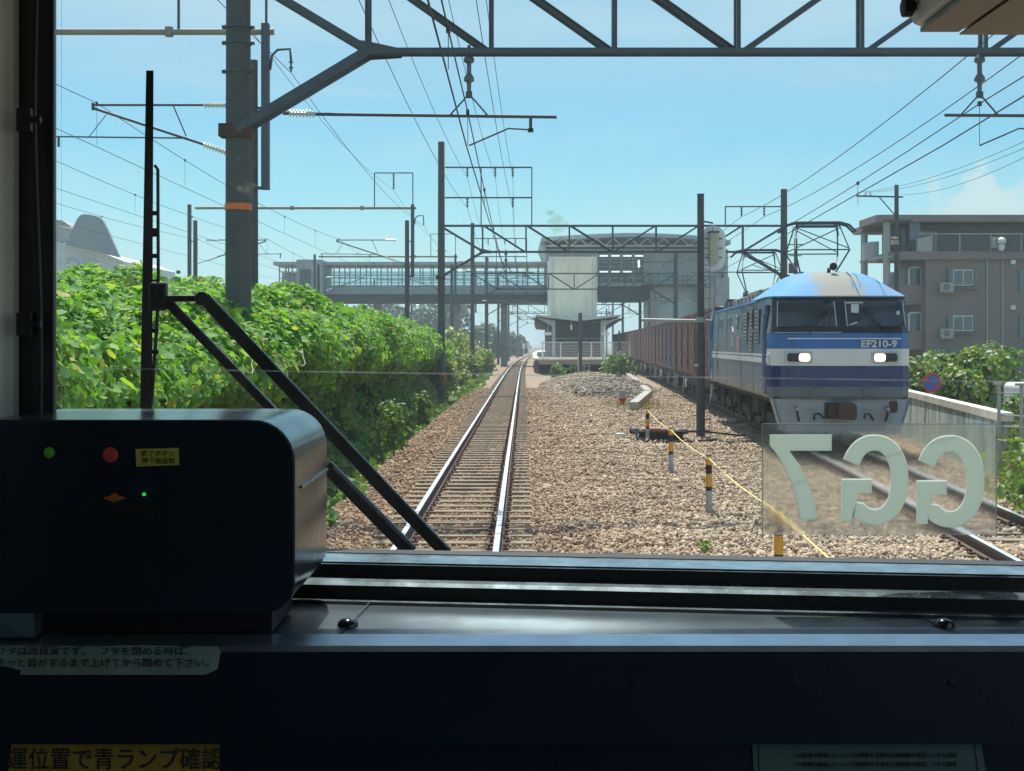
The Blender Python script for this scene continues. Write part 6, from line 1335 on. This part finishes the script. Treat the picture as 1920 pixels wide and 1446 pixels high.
# balcony side of the block: slabs, rounded parapets, columns
for k, z in enumerate((az(478)-2.96, az(478)-5.92, az(478)-8.88, az(478))):
    mb = MB(); mb.prism([(xc+.02, YA+.6), (xc-2.2, YA+.6), (xc-2.7, YA+1.4), (xc-2.7, YA+6), (xc+.02, YA+6)], 'z', z-.18, z); mb.build('balcony_slab', M['tile_lt'], ap)
    if k < 3: mb = MB(); mb.prism([(xc-.02, YA+.5), (xc-2.2, YA+.5), (xc-2.8, YA+1.4), (xc-2.8, YA+3), (xc-2.7, YA+3), (xc-2.7, YA+1.5), (xc-2.15, YA+.65), (xc-.02, YA+.65)], 'z', z-.1, z+1.05); mb.build('balcony_parapet', M['tile_br'], ap)
    pr_ = MB(); pr_.prism([(xc-2.25-.6*math.cos(a), YA+4.4+1.4*math.sin(a)) for a in np.linspace(-1.5, 1.5, 12)]+[(xc-2.2, YA+5.8), (xc-2.2, YA+3.0)], 'z', z-.1, z+1.1); pr_.build('rounded_balcony', M['tile_lt'], ap)
mb = MB()
for x_, y_ in ((xc-2.25, YA+1.0), (xc-2.6, YA+5.2)): mb.tube([(x_, y_, -1), (x_, y_, az(414))], .24, 12)
mb.tube([(xc-1.5, YA+.9, az(560)), (xc-1.5, YA+.9, az(487))], .08, 8); mb.build('column', M['tile_lt'], ap, smooth=True)
mb = MB(); 
for z in (az(478)-2.9, az(478)-5.86, az(478)-8.8, az(478)+.1): mb.box((xc-.75, YA+1.0, z+.9), (xc-.05, YA+1.06, z+2.1)); mb.box((xc-1.6, YA+3.19, z+.2), (xc-.1, YA+3.21, z+2.2)) if z > 7 else None; mb.box((xc-.06, YA+2, z+.1), (xc+.02, YA+4.5, z+2.2)); mb.box((xc-.06, YA+6, z+.1), (xc+.02, YA+9, z+2.2))
mb.build('balcony_window', M['ap_glass'], ap)
mb = MB()
for z in (az(478)-2.9, az(478)-5.86): 
    for a, b in (((-.85, .85), (-.75, 2.2)), ((-.05, .85), (.04, 2.2)), ((-.85, .8), (.04, .9)), ((-.85, 2.1), (.04, 2.2))): mb.box((xc+a[0], YA+.96, z+a[1]), (xc+b[0], YA+1.0, z+b[1]))
mb.build('balcony_window_frame', M['white'], ap)
mb = MB(); mb.lathe([(.02, 0), (.18, .05), (.2, .4), (.14, .5), (.3, .52), (.28, .75), (.05, .9)], (ax(1872), YA-.5, az(472)), 12); tag(mb.build('garden_ornament', M['white'], None, smooth=True), 'small white mushroom shaped ornament on the terrace edge', 'ornament')

up = thing('utility_pole', 'dark utility pole with one long crossarm before the apartments', 'utility pole', (P(1681, 600, 70).x, 70, -.9)); x = P(1681, 600, 70).x; uz = lambda py: CZ-(py-HY)*70/F
mb = MB(); mb.tube([(x, 70, -1), (x, 70, uz(347))], [.16, .11], 12); mb.build('pole', M['concrete_pole'], up, smooth=True)
mb = MB(); ux = lambda px: (px-960)*70/F
mb.bar((ux(1605), 69.9, uz(368)), (ux(1692), 69.9, uz(370)), .07, .08); mb.bar((ux(1646), 69.9, uz(368)), (ux(1676), 69.9, uz(403)), .05, .05); mb.bar((ux(1655), 69.9, uz(414)), (ux(1710), 69.9, uz(414)), .07, .08); mb.build('crossarm', M['galv'], up)
for px in (1607, 1622, 1631): insulator(up, (ux(px), 69.9, uz(367)), (ux(px), 69.9, uz(361)), .06, 2)
mb = MB(); mb.cbox((ux(1676), 69.8, uz(455)), (.35, .3, .25)); mb.lathe([(.05, 0), (.22, .06), (.1, .14)], (ux(1674), 69.6, uz(450)), 12); mb.build('junction_box', M['conc'], up)
for k, (pa, pb) in enumerate((((1607, 361), (1925, 262)), ((1622, 361), (1925, 275)), ((1690, 365), (1925, 290)))):
    a, b = P(*pa, 69.9), P(pb[0]+30, pb[1]-12, 40); wire(['upper', 'middle', 'lower'][k]+' thin line from the utility pole crossarm to the right', [a, b], .8, .009, 'lines of the utility pole')
up2 = thing('utility_pole', 'small far utility pole seen over the locomotive roof', 'utility pole', (P(1492, 560, 95).x, 95, -.9)); x = P(1492, 560, 95).x
mb = MB(); mb.tube([(x, 95, -1), (x, 95, CZ+(647-447)*95/F)], [.17, .12], 10); mb.bar((x-.7, 94.9, 9.4), (x+.5, 94.9, 9.4), .07, .07); mb.bar((x-.5, 94.9, 8.6), (x+.4, 94.9, 8.6), .07, .07); mb.cbox((x-.35, 94.8, 7.7), (.35, .35, .7)); mb.build('pole', M['concrete_pole'], up2)

# ------------------------------------------------------------------ far left building with its grey fin
YF = 92.; fx = lambda px: (px-960)*YF/F; fz = lambda py: CZ-(py-HY)*YF/F
rb = thing('roadside_building', 'white curved building with a big grey rounded fin on its roof', 'building', (fx(170), YF, 2)); M['fin'] = pmat('grey_fin_sheet', (.34, .40, .43), .5, 0, var=.06)
mb = MB(); mb.prism([(fx(px), fz(py)) for px, py in ((-40, 640), (-40, 470), (60, 452), (105, 453), (135, 461), (165, 468), (200, 477), (232, 490), (245, 640))], 'y', YF, YF+14); mb.build('wall', M['white'], rb)
mb = MB(); mb.prism([(fx(px), fz(py)) for px, py in ((126, 460), (140, 430), (149, 411), (155, 404.5), (163, 402.5), (175, 404), (190, 408), (197, 415), (204, 428), (226, 478), (228, 484), (180, 472))], 'y', YF-.5, YF-.1); mb.build('fin', M['fin'], rb, bevel=.03)
mb = MB(); mb.prism([(fx(px), fz(py)) for px, py in ((60, 421), (104, 423), (128, 427), (137, 426), (117, 451), (110, 453), (60, 452))], 'y', YF+1, YF+1.4); mb.prism([(fx(px), fz(py)) for px, py in ((60, 405), (108, 411), (126, 424), (104, 421), (60, 420))], 'y', YF+1, YF+3); mb.build('roof_frame', M['tile_lt'], rb)
text_obj('lettering', 'DIP', 1.5, pmat('faded_lettering', (.56, .60, .62), .5, var=.05), rb, Matrix.Translation((fx(152), YF-.03, fz(499))) @ FACE, .02, .01, 1.0)

# ------------------------------------------------------------------ air
hzm = bpy.data.materials.new('pale_haze'); hzm.use_nodes = True; t = hzm.node_tree
t.nodes.remove(t.nodes['Principled BSDF']); pv = t.nodes.new('ShaderNodeVolumePrincipled')
pv.inputs['Color'].default_value = (.80, .93, 1.0, 1); pv.inputs['Density'].default_value = .00075; pv.inputs['Anisotropy'].default_value = .2
t.links.new(pv.outputs[0], t.nodes['Material Output'].inputs['Volume'])
mb = MB(); mb.box((-4200, -400, -2.2), (4200, 8200, 17.5)); struct(mb.build('haze', hzm), 'stuff')
